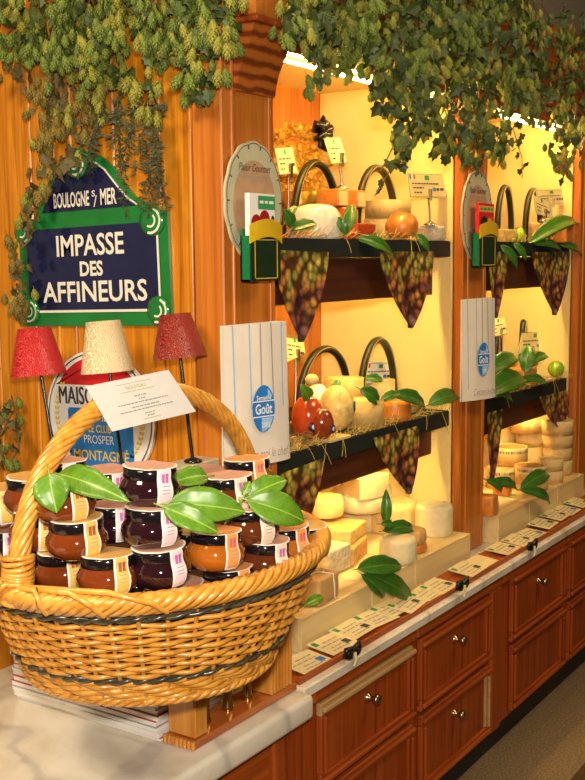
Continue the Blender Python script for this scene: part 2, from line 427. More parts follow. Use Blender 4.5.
def drawer(c, x0, x1, z0, z1, knob=None, worn=None):
    d = MB(); d.box(x0 + .02, x1 - .02, 1.056, 1.0635, z0 + .02, z1 - .02)
    o = d.build('drawer', M['cab'], c)
    wd = .026
    for nm, (a, b, e, f), mm in (('frame_top', (x0, x1, z1 - wd, z1), M['cab_h']), ('frame_bottom', (x0, x1, z0, z0 + wd), M['cab_h']),
                             ('frame_side', (x0, x0 + wd * .8, z0 + wd, z1 - wd), M['cab']), ('frame_side', (x1 - wd * .8, x1, z0 + wd, z1 - wd), M['cab'])):
        q = MB(); q.box(a, b, 1.050, 1.0635, e, f, bev=.003)
        iz = .3
        if nm.startswith('frame_s'): q.box(a + (b - a) * .3, b - (b - a) * .3, 1.043, 1.051, e, f, bev=.003)
        else: q.box(a, b, 1.041, 1.051, e + (f - e) * .35, f - (f - e) * .2, bev=.003)
        k = q.build(nm, mm, o)
        if worn == nm and (nm != 'frame_side' or a > (x0 + x1) / 2):
            k.data.materials[0] = M['worn']; k['label'] = 'strip of pale bare wood where the varnish has worn off'
    if knob:
        kx, kz = knob
        K = MB(); K.lathe([(.011, 0), (.011, .003), (.005, .006), (.005, .013), (.010, .017), (.012, .022), (.010, .027), (0, .029)], 20,
                          frame((kx, 1.056, kz), (1, 0, 0), (0, 0, 1)))
        K.build('knob', M['knob'], o, label='round metal knob')
c = base_cab(-.6, 1.636, 'red pine base below the marble counter with a horizontal grained panel')
MB().box(1.30, 1.497, 1.052, 1.0635, .12, .455, bev=.003).build('panel', M['cab_h'], c)
MB().box(1.500, 1.572, 1.046, 1.0635, .10, .477, bev=.004).build('stile', M['cab'], c)
c = base_cab(1.640, 2.055, 'red pine drawer cabinet with pale worn top strip, beside the marble counter')
drawer(c, 1.662, 2.038, .300, .467, (1.848, .415), 'frame_top'); drawer(c, 1.662, 2.038, .108, .290)
c = base_cab(2.058, 2.530, 'red pine drawer cabinet with two knobs and a chipped lower drawer')
drawer(c, 2.076, 2.450, .300, .467, (2.259, .413)); drawer(c, 2.080, 2.450, .106, .290, (2.258, .232), 'frame_side')
MB().box(2.466, 2.526, 1.052, 1.0635, .10, .474, bev=.003).build('stile', M['cab'], c)
c = base_cab(2.533, 3.003, 'red pine drawer cabinet with one bright knob, below the right bay')
drawer(c, 2.594, 2.985, .302, .480, (2.785, .419)); drawer(c, 2.600, 2.985, .112, .292)
c = base_cab(3.006, 3.60, 'farthest red pine drawer cabinet, cut off by the right edge')
drawer(c, 3.028, 3.42, .302, .480, (3.22, .419)); drawer(c, 3.028, 3.42, .112, .292, (3.22, .24))

# wooden card rail on the ledge, and the price cards lying on it
b = MB(); b.add([(1.60, 1.056, .5255), (1.60, 1.136, .5255), (1.60, 1.136, .533), (1.60, 1.066, .529), (1.60, 1.062, .537), (1.60, 1.056, .537)]
                + [(3.58, 1.056, .5255), (3.58, 1.136, .5255), (3.58, 1.136, .533), (3.58, 1.066, .529), (3.58, 1.062, .537), (3.58, 1.056, .537)],
                [[0, 1, 2, 3, 4, 5], [11, 10, 9, 8, 7, 6]] + [[i, (i + 1) % 6, 6 + (i + 1) % 6, 6 + i] for i in range(6)])
o = b.build('card_rail', M['cab_h']); recentre(o)
tag(o, 'long brown wooden rail on the marble ledge holding the price cards', 'rail')
cards = [(313, 662), (333, 643), (353, 629), (373, 616), (386, 607), (408, 604.5), (427, 592), (441, 586), (468, 569), (487, 562), (503, 548), (518, 540), (531, 533), (543, 523), (553, 515), (565, 509), (577, 502)]
ordn = 'first second third fourth fifth sixth seventh eighth ninth tenth eleventh twelfth thirteenth fourteenth fifteenth sixteenth seventeenth'.split()
def ledge_card(P, i, rz, tilt, w=.094, h=.066):
    o = thing('price_card', f'cream printed price card lying on the ledge, {ordn[i]} of the row from the basket', 'price card', P, 'price cards lying on the ledge')
    Mt = Matrix.Rotation(rz, 4, 'Z') @ Matrix.Rotation(tilt, 4, 'X')
    b = MB(); b.box(-w / 2, w / 2, -h / 2, h / 2, 0, .0012, Mt)
    L = Mt @ T3(0, 0, .0013)
    if i != 9:
        rect(b, -w * .44, -w * .30, h * .18, h * .42, L, 2)
        for k, yy in enumerate((.20, .02, -.18, -.34)): bars(b, (.08 if k == 0 else 0) * w, yy * h, w * (.55, .8, .5, .65)[k], h * .055, L, 4, i * 5 + k)
        rect(b, w * .22, w * .42, -h * .3, -h * .05, L, 1 if i % 3 else 3)
    b.build('card', [M['paper'], M['ink'], M['green_ink'], M['blue_ink'], M['grey_ink']], o, world=False)
for i, (px, py) in enumerate(cards):
    p = on_z(px, py, .5405)
    p.y = min(max(p.y, 1.092), 1.108)
    ledge_card((p.x, p.y, .5375 + (i % 3) * .0016), i, rnd.uniform(-.12, .10), rnd.uniform(.08, .13))
# black clips hanging on the front of the ledge
for (px, py, lb) in ((352, 652, 'black bow clip on the ledge edge near the basket'), (462, 585, 'black bow clip on the ledge edge near the middle post'), (532, 546, 'black bow clip on the ledge edge under the right bay')):
    p = on_y(px, py, 1.036)
    o = thing('bow_clip', lb, 'clip', p, 'black bow clips on the ledge')
    b = MB()
    for sx in (-1, 1):
        b.tube([(0, 0, 0), (sx * .012, -.004, .010), (sx * .024, -.002, .012), (sx * .026, 0, -.002), (sx * .014, -.003, -.006), (0, 0, 0)], .0055, 7)
    b.build('bow', M['black'], o, world=False)
    b = MB(); b.tube([(0, -.006, 0), (.002, -.008, -.014), (-.004, -.007, -.026)], [.004, .003, .002], 6); b.build('tail', M['paper'], o, world=False)
# ================================================================== SIGNS AND LAMPS BY THE PINE WALL
M['enamel_green'] = plain('green_enamel', (.012, .19, .035), .15, .15, 12, coat=.6)
M['enamel_navy'] = plain('navy_enamel', (.012, .014, .060), .12, .2, 10, coat=.6)
M['enamel_white'] = plain('white_enamel', (.80, .76, .66), .2, .03)
# street sign
sc_ = on_x(91.5, 271, 1.592)
th = math.radians(1.7)
xd = Vector((0, -math.cos(th), math.sin(th))); yd = Vector((0, math.sin(th), math.cos(th)))
F = frame(sc_, xd, yd)
o = thing('street_sign', 'green and navy enamel street sign reading IMPASSE DES AFFINEURS on the pine wall', 'sign', sc_)
hw, hh = .201, .1085
dome = [(-.152, hh + .002), (-.143, hh + .016), (-.124, hh + .046), (-.098, hh + .084), (-.074, hh + .108), (-.046, hh + .122), (-.018, hh + .127), (.012, hh + .124), (.042, hh + .112), (.072, hh + .088), (.098, hh + .056), (.118, hh + .034), (.136, hh + .021), (.152, hh + .018), (.152, hh)]
b = MB(); b.prism([(-hw, -hh), (hw, -hh), (hw, hh)] + [(x, y_) for x, y_ in reversed(dome)] + [(-hw, hh)], .006, F, z0=-.006)
b.build('plate', M['enamel_green'], o)
b = MB(); g = T3(0, 0, .0005)
b.prism([(-.178, -.082), (.176, -.082), (.176, .088), (-.178, .088)], .0012, F @ g)
b.prism([(-.128, hh + .012)] + [(-.108, hh + .045), (-.086, hh + .078), (-.062, hh + .098), (-.030, hh + .106), (.012, hh + .102), (.046, hh + .086), (.078, hh + .052), (.106, hh + .024), (.124, hh + .012)][0:] , .0012, F @ g)
b.build('navy_field', M['enamel_navy'], o)
b = MB(); L = F @ T3(0, 0, .0022)
text(b, 'IMPASSE', .182, .043, L @ T3(.000, .052, 0), 0, .018)
text(b, 'DES', .062, .030, L @ T3(.002, .005, 0), 0, .03)
text(b, 'AFFINEURS', .282, .042, L @ T3(.004, -.040, 0), 0, .018)
text(b, 'BOULOGNE', .098, .030, L @ T3(-.043, hh + .034, 0), 0, .02)
text(b, 'MER', .042, .031, L @ T3(.057, hh + .034, 0), 0, .02)
text(b, 'S', .009, .012, L @ T3(.018, hh + .042, 0), 0, .02); text(b, '/', .010, .022, L @ T3(.022, hh + .027, 0), 0, 0)
b.build('lettering', M['enamel_white'], o)
b = MB()
rect(b, -.160, .178, -.0815, -.0765, L, 0, 0); rect(b, .1735, .1785, -.0815, .07, L, 0, 0)
cur = [(.010, hh + .106), (.030, hh + .099), (.050, hh + .086), (.082, hh + .051), (.108, hh + .026), (.130, hh + .014)]
b.tube([(x, y_, 0) for x, y_ in cur], .0022, 5, M=L)
b.build('white_border', M['enamel_white'], o)
for cx, cy, r_ in ((-.183, .085, .026), (.165, .090, .030), (-.176, -.078, .026), (.172, -.080, .028), (-.024, hh + .104, .030)):
    b = MB(); Lr = F @ T3(cx, cy, .002)
    b.lathe([(r_, 0), (r_ * .95, .004), (r_ * .5, .006), (0, .006)], 28, Lr, 0)
    ring(b, 0, 0, r_ * .86, r_ * .86, r_ * .16, Lr @ T3(0, 0, .0062), 1, 0, 30, -1.9, 1.2)
    ring(b, 0, 0, r_ * .46, r_ * .46, r_ * .14, Lr @ T3(0, 0, .0066), 1, 0, 24, -2.2, .9)
    b.build('rosette', [M['enamel_green'], M['enamel_white']], o)
# oval club plaque
pc = on_x(99, 418, 1.591); F = frame(pc, (0, -1, .03), (0, .03, 1))
o = thing('oval_plaque', 'white oval plaque reading MAISON DIPLOMEE LE CLUB PROSPER MONTAGNE behind the basket handle', 'sign', pc)
A_, B_ = .146, .137
el = [(A_ * math.cos(2 * math.pi * k / 56), B_ * math.sin(2 * math.pi * k / 56)) for k in range(56)]
MB().prism(el, .006, F, z0=-.006).build('plate', M['white'], o)
b = MB(); L = F @ T3(0, 0, .0006)
ring(b, 0, 0, A_ * .965, B_ * .965, .0028, L, 0, .0003, 60)
for k in (-1, 0, 1): text(b, 'MAISON', .124, .036, L @ T3(-.046 + .0013 * k, .044, .0001 * k), 0, 0)
b.build('black_print', M['ink'], o)
b = MB(); b.add([(x * .88, max(y_ * .90, .066), .0003) for x, y_ in el if y_ * .9 > .050], [list(range(len([1 for x, y_ in el if y_ * .9 > .050])))], L)
b.build('red_panel', M['red_ink'], o)
b = MB(); b.prism([(-.085, -.094), (-.080, -.099), (.085, -.099), (.090, -.094), (.090, .014), (.085, .019), (-.080, .019), (-.085, .014)], .0004, L)
text(b, 'DIPLÔMÉE', .095, .017, L @ T3(-.012, .002, .0006), 1, .01, .2)
text(b, 'PROSPER', .082, .017, L @ T3(-.002, -.044, .0006), 1, -.005)
text(b, 'LE CLUB', .062, .016, L @ T3(.002, -.022, .0006), 2, .012)
text(b, 'MONTAGNÉ', .150, .026, L @ T3(.002, -.074, .0006), 2, .012)
b.build('blue_panel', [M['blue_ink'], M['white'], M['yellow_ink']], o)
b = MB()
for sx in (-1, 1):
    for k in range(15):
        a = -.75 + 1.35 * k / 14
        for q in (-1, 1):
            p = Vector((sx * A_ * .80 * math.cos(a), B_ * .82 * math.sin(a), .0004))
            d = Vector((sx * q * .0065, .008, 0)); nrm = Vector((-d.y, d.x, 0)) * .3
            b.add([p, p + d * .5 + nrm, p + d, p + d * .5 - nrm], [[0, 1, 2, 3]], L)
b.build('wheat_sprays', M['yellow_ink'], o)
# plinth and three little lampshades
M['plinth'] = plain('pale_plinth', (.56, .48, .32), .6, .1)
o = thing('lamp_plinth', 'pale beige plinth behind the jam jars with the maroon lamp standing on it', 'plinth', (1.49, 1.22, ZL))
MB().box(1.445, 1.548, 1.197, 1.243, ZL + .0005, .9215, bev=.002).build('block', M['plinth'], o)
MB().box(1.325, 1.549, 1.193, 1.245, .922, .942, bev=.002).build('board', M['plinth'], o)
def shademat(name, a, b_):
    m, nt, bs = newmat(name)
    v = coords(nt); f = noise_n(nt, v, 38, 2, .5, 6.0)
    w_ = nt.nodes.new('ShaderNodeTexWave'); w_.inputs['Scale'].default_value = 150; w_.inputs['Distortion'].default_value = 16; w_.inputs['Detail'].default_value = 3
    w_.inputs['Detail Scale'].default_value = .6
    nt.links.new(v, w_.inputs['Vector'])
    r = ramp(nt, [(.2, a), (.75, b_)]); nt.links.new(w_.outputs['Fac'], r.inputs[0]); nt.links.new(r.outputs[0], bs.inputs['Base Color'])
    bs.inputs['Roughness'].default_value = .35; bump(nt, bs, w_.outputs['Fac'], .4, .004); return m
def lamp(label, top, bot, foot, wt, wb, m, zfoot):
    pt = on_x(*top, 1.49); pb = on_x(*bot, 1.49); pf = on_x(*foot, 1.49)
    ax = (pt - pb); ax.x = 0; hgt = ax.length; ax.normalize()
    dirn = (pf - pb).normalized(); dirn.x = 0
    end = pf + dirn * ((pf.z - zfoot) / -dirn.z) if pf.z > zfoot else pf
    o = thing('table_lamp', label, 'lamp', (end.x, end.y, zfoot))
    sc = depth(pt) / FPX
    rt = wt * sc / 2; rb = wb * sc / 2
    Fm = frame(pb, Vector((1, 0, 0)), ax.cross(Vector((1, 0, 0))))
    b = MB(); b.lathe([(rb, 0), (rt, hgt), (rt - .002, hgt), (rb - .002, .001), (rb, 0)], 32, Fm)
    b.build('lamp_shade', m, o)
    MB().tube([end + Vector((0, 0, .003)), pf, pb + ax * hgt * .8], .0032, 8).build('pole', M['black'], o)
    MB().lathe([(.016, 0.0005), (.016, .004), (.006, .008), (0, .008)], 20, T3(end.x, end.y, zfoot)).build('base', M['black'], o)
    b = MB()
    for k in range(3):
        a = k * 2.1
        b.tube([pb + ax * hgt * .8, Fm @ Vector((rt * math.cos(a) * .97, rt * math.sin(a) * .97, hgt * .96))], .0012, 5)
    b.build('shade_spider', M['black'], o)
lamp('small pole lamp with bright red fibre shade, leftmost of three', (34, 328), (39, 375), (57, 470), 33, 56, shademat('red_fibre', (.42, .006, .012), (.72, .05, .05)), ZL)
lamp('small pole lamp with cream woven fibre shade, middle of three', (103, 321), (108, 372), (122, 462), 34, 54, shademat('cream_fibre', (.60, .44, .20), (.92, .80, .56)), ZL)
lamp('small pole lamp with dark maroon fibre shade, nearest the pillar', (175, 314), (180, 358), (192, 453), 31, 55, shademat('maroon_fibre', (.16, .010, .008), (.36, .04, .025)), .9425)

# ================================================================== ON THE PILLARS: oval plaques, leaflet holders, paper bags
M['oval_rim'] = plain('pale_green_card', (.52, .50, .33), .5, .05)
M['oval_mid'] = plain('dusky_pink_card', (.50, .30, .17), .45, .1)
M['holder'] = plain('green_holder', (.010, .16, .055), .25, .1)
M['holder_front'] = plain('dark_green_panel', (.012, .030, .014), .3, .1)
M['mustard'] = plain('mustard_band', (.66, .42, .012), .4, .06)
M['bag'] = plain('white_paper_bag', (.80, .72, .62), .65, .04, 14, bmp=.05)
def oval_plaque(px0, px1, pyt, pyb, yp, label):
    a = on_y(px0, (pyt + pyb) / 2, yp); c = on_y(px1, (pyt + pyb) / 2, yp); t = on_y((px0 + px1) / 2, pyt, yp); u = on_y((px0 + px1) / 2, pyb, yp)
    cen = Vector(((a.x + c.x) / 2, yp, (t.z + u.z) / 2)); A_ = (c.x - a.x) / 2; B_ = (t.z - u.z) / 2
    o = thing('oval_plaque', label, 'sign', (cen.x, yp, cen.z), 'oval plaques on the posts')
    F = frame(cen, (1, 0, 0), (0, 0, 1))
    def ov(s_, sc=0.0): return [((A_ * s_) * (1 + sc * abs(math.sin(7 * 2 * math.pi * k / 98))) * math.cos(2 * math.pi * k / 98), (B_ * s_) * (1 + sc * abs(math.sin(7 * 2 * math.pi * k / 98))) * math.sin(2 * math.pi * k / 98)) for k in range(98)]
    b = MB(); b.prism(ov(.98, .025), .005, F, z0=-.0045)
    b.build('plate', M['oval_rim'], o)
    b = MB(); L = F @ T3(0, 0, .0009)
    b.add([(x, y_ - B_ * .06, 0) for x, y_ in ov(.74)], [list(range(98))], L); b.build('centre_field', M['oval_mid'], o)
    b = MB(); pts = ov(.945, .02)
    b.tube([(x, y_, .0006) for x, y_ in pts], .0007, 4, True, L)
    for k in range(14):
        x, y_ = pts[k * 7]; b.tube([(x, y_, .0008), (x * .93, y_ * .93, .0008)], .0012, 4, M=L)
    text(b, 'Plaisir Gourmet', A_ * 1.12, B_ * .13, L @ T3(.0, B_ * .56, .0006), 0, .0, .35)
    b.build('black_print', M['ink'], o)
    b = MB(); bars(b, 0, B_ * .42, A_ * 1.15, B_ * .022, L, 0, 5, .0006); bars(b, 0, B_ * .35, A_ * .5, B_ * .018, L, 0, 6, .0006)
    b.build('grey_print', M['grey_ink'], o)
oval_plaque(225, 282, 141, 262, 1.168, 'pale scalloped oval plaque with dusky centre on the bracketed pillar')
oval_plaque(462, 492, 170, 262, 1.168, 'faded oval plaque partly covered by hops on the middle post')
def holder(x0, x1, ztop, zbot, label, lf_label, red):
    y0, y1 = 1.140, 1.160
    o = thing('leaflet_holder', label, 'leaflet holder', ((x0 + x1) / 2, y1, zbot), 'green leaflet holders on the posts')
    b = MB(); zc = ztop - .028
    b.box(x0, x0 + .003, y0, y1, zbot, zc); b.box(x1 - .003, x1, y0, y1, zbot, zc)
    b.box(x0, x1, y1 - .003, y1, zbot, zc + .012); b.box(x0, x1, y0, y1, zbot, zbot + .003)
    b.build('body', M['holder'], o)
    MB().box(x0 + .0, x1, y0 - .003, y0, zbot, zc).build('front_panel', M['holder_front'], o)
    F = frame(((x0 + x1) / 2, y0 - .0034, (zbot + zc) / 2), (1, 0, 0), (0, 0, 1)); w2 = (x1 - x0) / 2; h2 = (zc - zbot) / 2
    b = MB()
    for a in ((-w2 * .78, w2 * .78, h2 * .80, h2 * .84), (-w2 * .78, w2 * .78, -h2 * .9, -h2 * .86), (-w2 * .78, -w2 * .72, -h2 * .9, h2 * .84), (w2 * .72, w2 * .78, -h2 * .9, h2 * .84)): rect(b, *a, F)
    b.build('gold_line', M['yellow_ink'], o)
    n = 14; vs = []
    for k in range(n + 1):
        u = k / n; xx = x0 - .004 + (x1 - x0 + .008) * u; cz = .012 * (1 - (2 * u - 1) ** 2); yy = y0 - .0045 - .006 * (1 - (2 * u - 1) ** 2)
        vs += [(xx, yy, zc - .014 + cz), (xx, yy, zc + .018 + cz), (xx, yy + .002, zc + .018 + cz), (xx, yy + .002, zc - .014 + cz)]
    fs = []
    for k in range(n):
        for q in range(4): fs.append([4 * k + q, 4 * k + (q + 1) % 4, 4 * k + 4 + (q + 1) % 4, 4 * k + 4 + q])
    MB().add(vs, fs + [[0, 1, 2, 3], [4 * n + 3, 4 * n + 2, 4 * n + 1, 4 * n]]).build('curved_band', M['mustard'], o)
    # leaflets
    zt = ztop + .047
    lf = thing('leaflet', lf_label, 'leaflet', ((x0 + x1) / 2, y0 + .009, zbot + .0035), 'leaflets in the green holders')
    MB().box(x0 + .007, x1 - .007, y0 + .004, y0 + .014, zbot + .0035, zt).build('pages', M['red_ink'] if red else M['white'], lf)
    F = frame(((x0 + x1) / 2, y0 + .0036, zt), (1, 0, 0), (0, 0, 1)); b = MB(); w2 -= .007
    if red:
        rect(b, -w2, w2, -.022, -.006, F, 3); bars(b, 0, -.014, w2 * 1.7, .006, F, 0, 3, .0006)
        disc(b, -w2 * .3, -.050, w2 * .5, .018, F, 4); disc(b, w2 * .4, -.055, w2 * .4, .02, F, 3)
    else:
        rect(b, -w2 * .35, w2, -.028, -.004, F, 0); bars(b, w2 * .32, -.015, w2 * 1.1, .005, F, 1, 4, .0006)
        disc(b, -w2 * .5, -.055, w2 * .42, .018, F, 2); disc(b, w2 * .15, -.045, w2 * .4, .016, F, 2, .0005); disc(b, w2 * .45, -.062, w2 * .5, .017, F, 3, .0004); disc(b, w2 * .8, -.06, w2 * .2, .022, F, 4, .0006)
    b.build('printing', [M['green_ink'], M['white'], plain('berry_print', (.34, .008, .012), .4), plain('apricot_print', (.70, .36, .08), .4), M['holder_front']], lf)
p0 = on_y(249.5, 240, 1.14); p1 = on_y(279, 240, 1.14); zt = on_y(262, 220, 1.14).z; zb = on_y(262, 281, 1.14).z
holder(p0.x, p1.x, zt, zb, 'green leaflet holder with yellow curved band on the bracketed pillar', 'white leaflet with fruit pictures in the holder on the bracketed pillar', False)
p0 = on_y(479, 240, 1.14); p1 = on_y(496, 240, 1.14); zt = on_y(484, 222, 1.14).z; zb = on_y(484, 267, 1.14).z
holder(p0.x, p1.x, zt, zb, 'green leaflet holder with yellow band on the middle post', 'red leaflet in the holder on the middle post', True)
def paper_bag(px0, px1, pyt, pyb, label, mirror=False):
    yb = 1.172
    pm = (px0 + px1) / 2
    a = on_y(px0, (pyt + pyb) / 2, 1.170); c = on_y(px1, (pyt + pyb) / 2, 1.145)
    zt = on_y(pm, pyt, 1.15).z; zb = on_y(pm, pyb, 1.15).z
    x0, x1 = a.x, c.x; wd = x1 - x0
    o = thing('paper_bag', label, 'paper bag', ((x0 + x1) / 2, yb, zb), 'printed paper bags on the posts')
    def prof(u):      # shallow bag: front bulges, right side folds back to the post
        if u < .78: return Vector((x0 + wd * u / .80, yb - .003 - .031 * math.sin(min(1, u / .78) * 1.6), 0))
        k = (u - .78) / .22; an = k * math.pi / 2
        return Vector((x0 + wd * (.975 + .025 * math.sin(an)), yb - .034 + .033 * (1 - math.cos(an)), 0))
    def fn(u, v):
        p = prof(u); p.z = zb + (zt - zb) * v
        p.y += .006 * (v - .5) + .0006 * math.sin(u * 17 + v * 4); p.x += .004 * (1 - v) * (u > .8)
        return p
    b = MB(); b.grid(fn, 40, 16)
    b.grid(lambda u, v: Vector((x0 + wd * u, yb, zb + (zt - zb) * v)), 4, 4)
    b.grid(lambda u, v: (Vector((prof(u).x, prof(u).y * (1 - v) + yb * v, zb))), 20, 1)
    b.grid(lambda u, v: (Vector((x0, (yb - .003) * (1 - v) + yb * v, zb + (zt - zb) * u))), 4, 1)
    b.build('bag', M['bag'], o)
    b = MB()
    for k, u in enumerate((.12, .30, .42, .56, .70)):
        vs = []
        for q in range(13):
            v = .40 + .6 * q / 12 if k else .12 + .88 * q / 12
            for du in (-.007, .007):
                p = fn(u + du, v); p.y -= .0008; vs.append(p)
        b.add(vs, [[2 * q, 2 * q + 1, 2 * q + 3, 2 * q + 2] for q in range(12)], None, 1 if k in (0, 1, 4) else 0)
    b.build('printed_stripes', [M['grey_ink'], M['lightblue']], o)
    # oval emblem
    cu = .42; H_ = zt - zb
    pc = fn(cu, .40); p2 = fn(cu + .05, .40); F = frame(pc + Vector((0, -.0040, 0)), (p2 - pc), (0, 0, 1))
    A_, B_ = wd * .165, H_ * .168
    b = MB(); disc(b, 0, 0, A_, B_, F, 0, .0002, 40)
    yy = B_ * .30; rect(b, -A_ * .95, A_ * .95, yy, yy + B_ * .05, F, 1, .0005); rect(b, -A_ * .95, A_ * .95, -yy - B_ * .05, -yy, F, 1, .0005)
    b.add([(-A_ * .2, -B_ * .38, .0005), (A_ * .85, -B_ * .38, .0005), (A_ * .55, -B_ * .80, .0005), (0, -B_ * .97, .0005), (-A_ * .2, -B_ * .95, .0005)], [[0, 1, 2, 3, 4]], F, 2)
    b.add([(A_ * .35, B_ * .85, .0005), (A_ * .55, B_ * .72, .0005), (A_ * .78, B_ * .50, .0005), (A_ * .35, B_ * .50, .0005)], [[0, 1, 2, 3]], F, 2)
    text(b, 'Goût', A_ * 1.5, B_ * .44, F @ T3(0, -.0, .0004), 1, .02)
    text(b, 'Semaine', A_ * 1.3, B_ * .20, F @ T3(0, B_ * .48, .0006), 1, .01)
    text(b, '2003', A_ * .75, B_ * .22, F @ T3(A_ * .15, -B_ * .68, .0006), 1, .01)
    b.build('oval_emblem', [M['blue_ink'], M['white'], M['lightblue']], o)
    pc = fn(.46, .085); p2 = fn(.50, .085); F = frame(pc + Vector((0, -.0050, 0)), (p2 - pc), (0, 0, 1))
    b = MB(); text(b, "C'est moi le chef !", wd * .70, H_ * .070, F, 0, 0, .3); b.build('script_lettering', M['grey_ink'], o)
paper_bag(222, 286, 324, 466, 'white paper bag with blue oval emblem on the bracketed pillar behind the handle')
paper_bag(461, 493, 299, 400, 'white paper bag with blue oval emblem on the middle post')
# ================================================================== BASKET OF JAMS ON THE COUNTER
BX, BY, BA, BB, BT = 1.208, 1.045, .273, .221, .065
DX, DY, DA, DB = 1.240, 1.095, .190, .185
ZB, ZT = .692, .860
basket = thing('wicker_basket', 'golden wicker basket with dark bands and arched handle, heaped with jam jars', 'basket', (DX, DY, ZB))
def bpt(t, z, off=0.0):
    f = (z - ZB) / (ZT - ZB)
    g = f ** .9 if f > 0 else 0
    cx = DX + (BX - DX) * g; cy = DY + (BY - DY) * g; a = DA + (BA - DA) * g + off; b_ = DB + (BB - DB) * g + off
    u = a * math.cos(t); v = b_ * math.sin(t); c, s_ = math.cos(BT), math.sin(BT)
    return Vector((cx + u * c - v * s_, cy + u * s_ + v * c, z))
NS = 40
def weave(z, amp, phase, r, mi_mb, per=4, n=6):
    N = NS * per
    mi_mb.tube([bpt(2 * math.pi * k / N, z + .0008 * math.sin(k * .37 + z * 900), amp * math.cos(math.pi * k / per + phase)) for k in range(N)], r, n, True)
b = MB(); z = ZB + .054; i = 0
while z < ZT - .016:
    weave(z, .0054, math.pi * (i % 2), .0036, b); z += .0082; i += 1
b.build('upper_weave', M['wicker'], basket)
b = MB(); z = ZB + .002; i = 0
while z < ZB + .043:
    weave(z, .0042, math.pi * .5 * i, .0046, b, 5); z += .0080; i += 1
b.build('lower_weave', M['wicker'], basket)
for nm, zz in (('upper_dark_band', ZT - .010), ('lower_dark_band', ZB + .046)):
    b = MB()
    for ph in (0, math.pi):
        N = NS * 6
        b.tube([bpt(2 * math.pi * k / N, zz + .0030 * math.sin(26 * 2 * math.pi * k / N + ph), .003 + .004 * math.cos(26 * 2 * math.pi * k / N + ph)) for k in range(N)], .0031, 6, True)
    b.build(nm, M['wicker_dark'], basket)
b = MB()
for k in range(NS):
    t = 2 * math.pi * (k + .0) / NS
    b.tube([bpt(t, ZB + .002 + (ZT - ZB) * q / 8, 0) for q in range(9)], .0032, 6)
b.build('stakes', M['wicker'], basket)
b = MB()
NR = 300
for sidx in range(7):
    ph = 2 * math.pi * sidx / 7
    b.tube([bpt(2 * math.pi * k / NR, ZT + .013 + .0110 * math.sin(15 * 2 * math.pi * k / NR + ph), -.002 + .0120 * math.cos(15 * 2 * math.pi * k / NR + ph)) for k in range(NR)], .0062, 6, True)
b.build('twisted_rim', M['wicker'], basket)
b = MB()
for sidx in range(3):
    ph = 2 * math.pi * sidx / 3
    b.tube([bpt(2 * math.pi * k / NR, ZB + .001 + .004 * math.sin(25 * 2 * math.pi * k / NR + ph), .001 + .005 * math.cos(25 * 2 * math.pi * k / NR + ph)) for k in range(NR)], .0045, 6, True)
b.build('foot_border', M['wicker'], basket)
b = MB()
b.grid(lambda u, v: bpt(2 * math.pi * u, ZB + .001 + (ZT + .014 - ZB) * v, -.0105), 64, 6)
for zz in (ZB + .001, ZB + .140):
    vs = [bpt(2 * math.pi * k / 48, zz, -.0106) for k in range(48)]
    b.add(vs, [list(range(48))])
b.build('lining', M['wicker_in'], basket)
# handle: arch in the plane y = 1.05
hp = [(17, 596), (18, 575), (21, 545), (27, 515), (40, 478), (58, 448), (80, 423), (106, 403), (130, 393), (152, 390), (178, 392), (200, 399), (217, 410), (232, 426), (243, 445), (252, 470), (258, 492)]
H3 = [on_y(px, py, 1.050) for px, py in hp]
cen = []
for i in range(len(H3) - 1):
    p0 = H3[max(i - 1, 0)]; p1 = H3[i]; p2 = H3[i + 1]; p3 = H3[min(i + 2, len(H3) - 1)]
    for q in range(8):
        t = q / 8
        cen.append(.5 * ((2 * p1) + (p2 - p0) * t + (2 * p0 - 5 * p1 + 4 * p2 - p3) * t * t + (3 * p1 - p0 - 3 * p2 + p3) * t ** 3))
last = H3[-1]
cen += [last + (Vector((1.478, 1.058, .885)) - last) * q / 8 for q in range(0, 9)]
def rope(mb, path, R, r, ns, pitch, n=6):
    L_ = [0.0]
    for i in range(1, len(path)): L_.append(L_[-1] + (path[i] - path[i - 1]).length)
    for sidx in range(ns):
        ph = 2 * math.pi * sidx / ns; pts = []
        for i, p in enumerate(path):
            t = (path[min(i + 1, len(path) - 1)] - path[max(i - 1, 0)]).normalized()
            a = (Vector((0, 1, 0)) - t * t.y).normalized(); c_ = t.cross(a)
            an = L_[i] / pitch * 2 * math.pi + ph
            pts.append(p + (a * math.cos(an) + c_ * math.sin(an)) * R)
        mb.tube(pts, r, n)
b = MB(); rope(b, cen, .0098, .0046, 9, .17); b.tube(cen, .0075, 8)
hd = b.build('handle', M['wicker'], basket)
b = MB()
base = cen[0]; dirh = (cen[6] - cen[0]).normalized()
for k in range(11):
    c0 = base + dirh * (-.006 + .0056 * k)
    b.tube([c0 + Vector((math.cos(a), math.sin(a), .15 * math.sin(a + k))) * .0185 for a in [2 * math.pi * q / 20 for q in range(20)]], .0034, 6, True)
for a_ in (-.45, -.28, -.12, .1, .3, .5):
    t0 = math.pi + a_; 
    b.tube([base + Vector((-.004, a_ * .02, .012)), bpt(t0, ZT + .036, .004), bpt(t0 + a_ * .4, ZT + .020, .017), bpt(t0 + a_ * .55, ZT + .002, .013)], .0040, 6)
b.build('handle_binding', M['wicker'], hd)
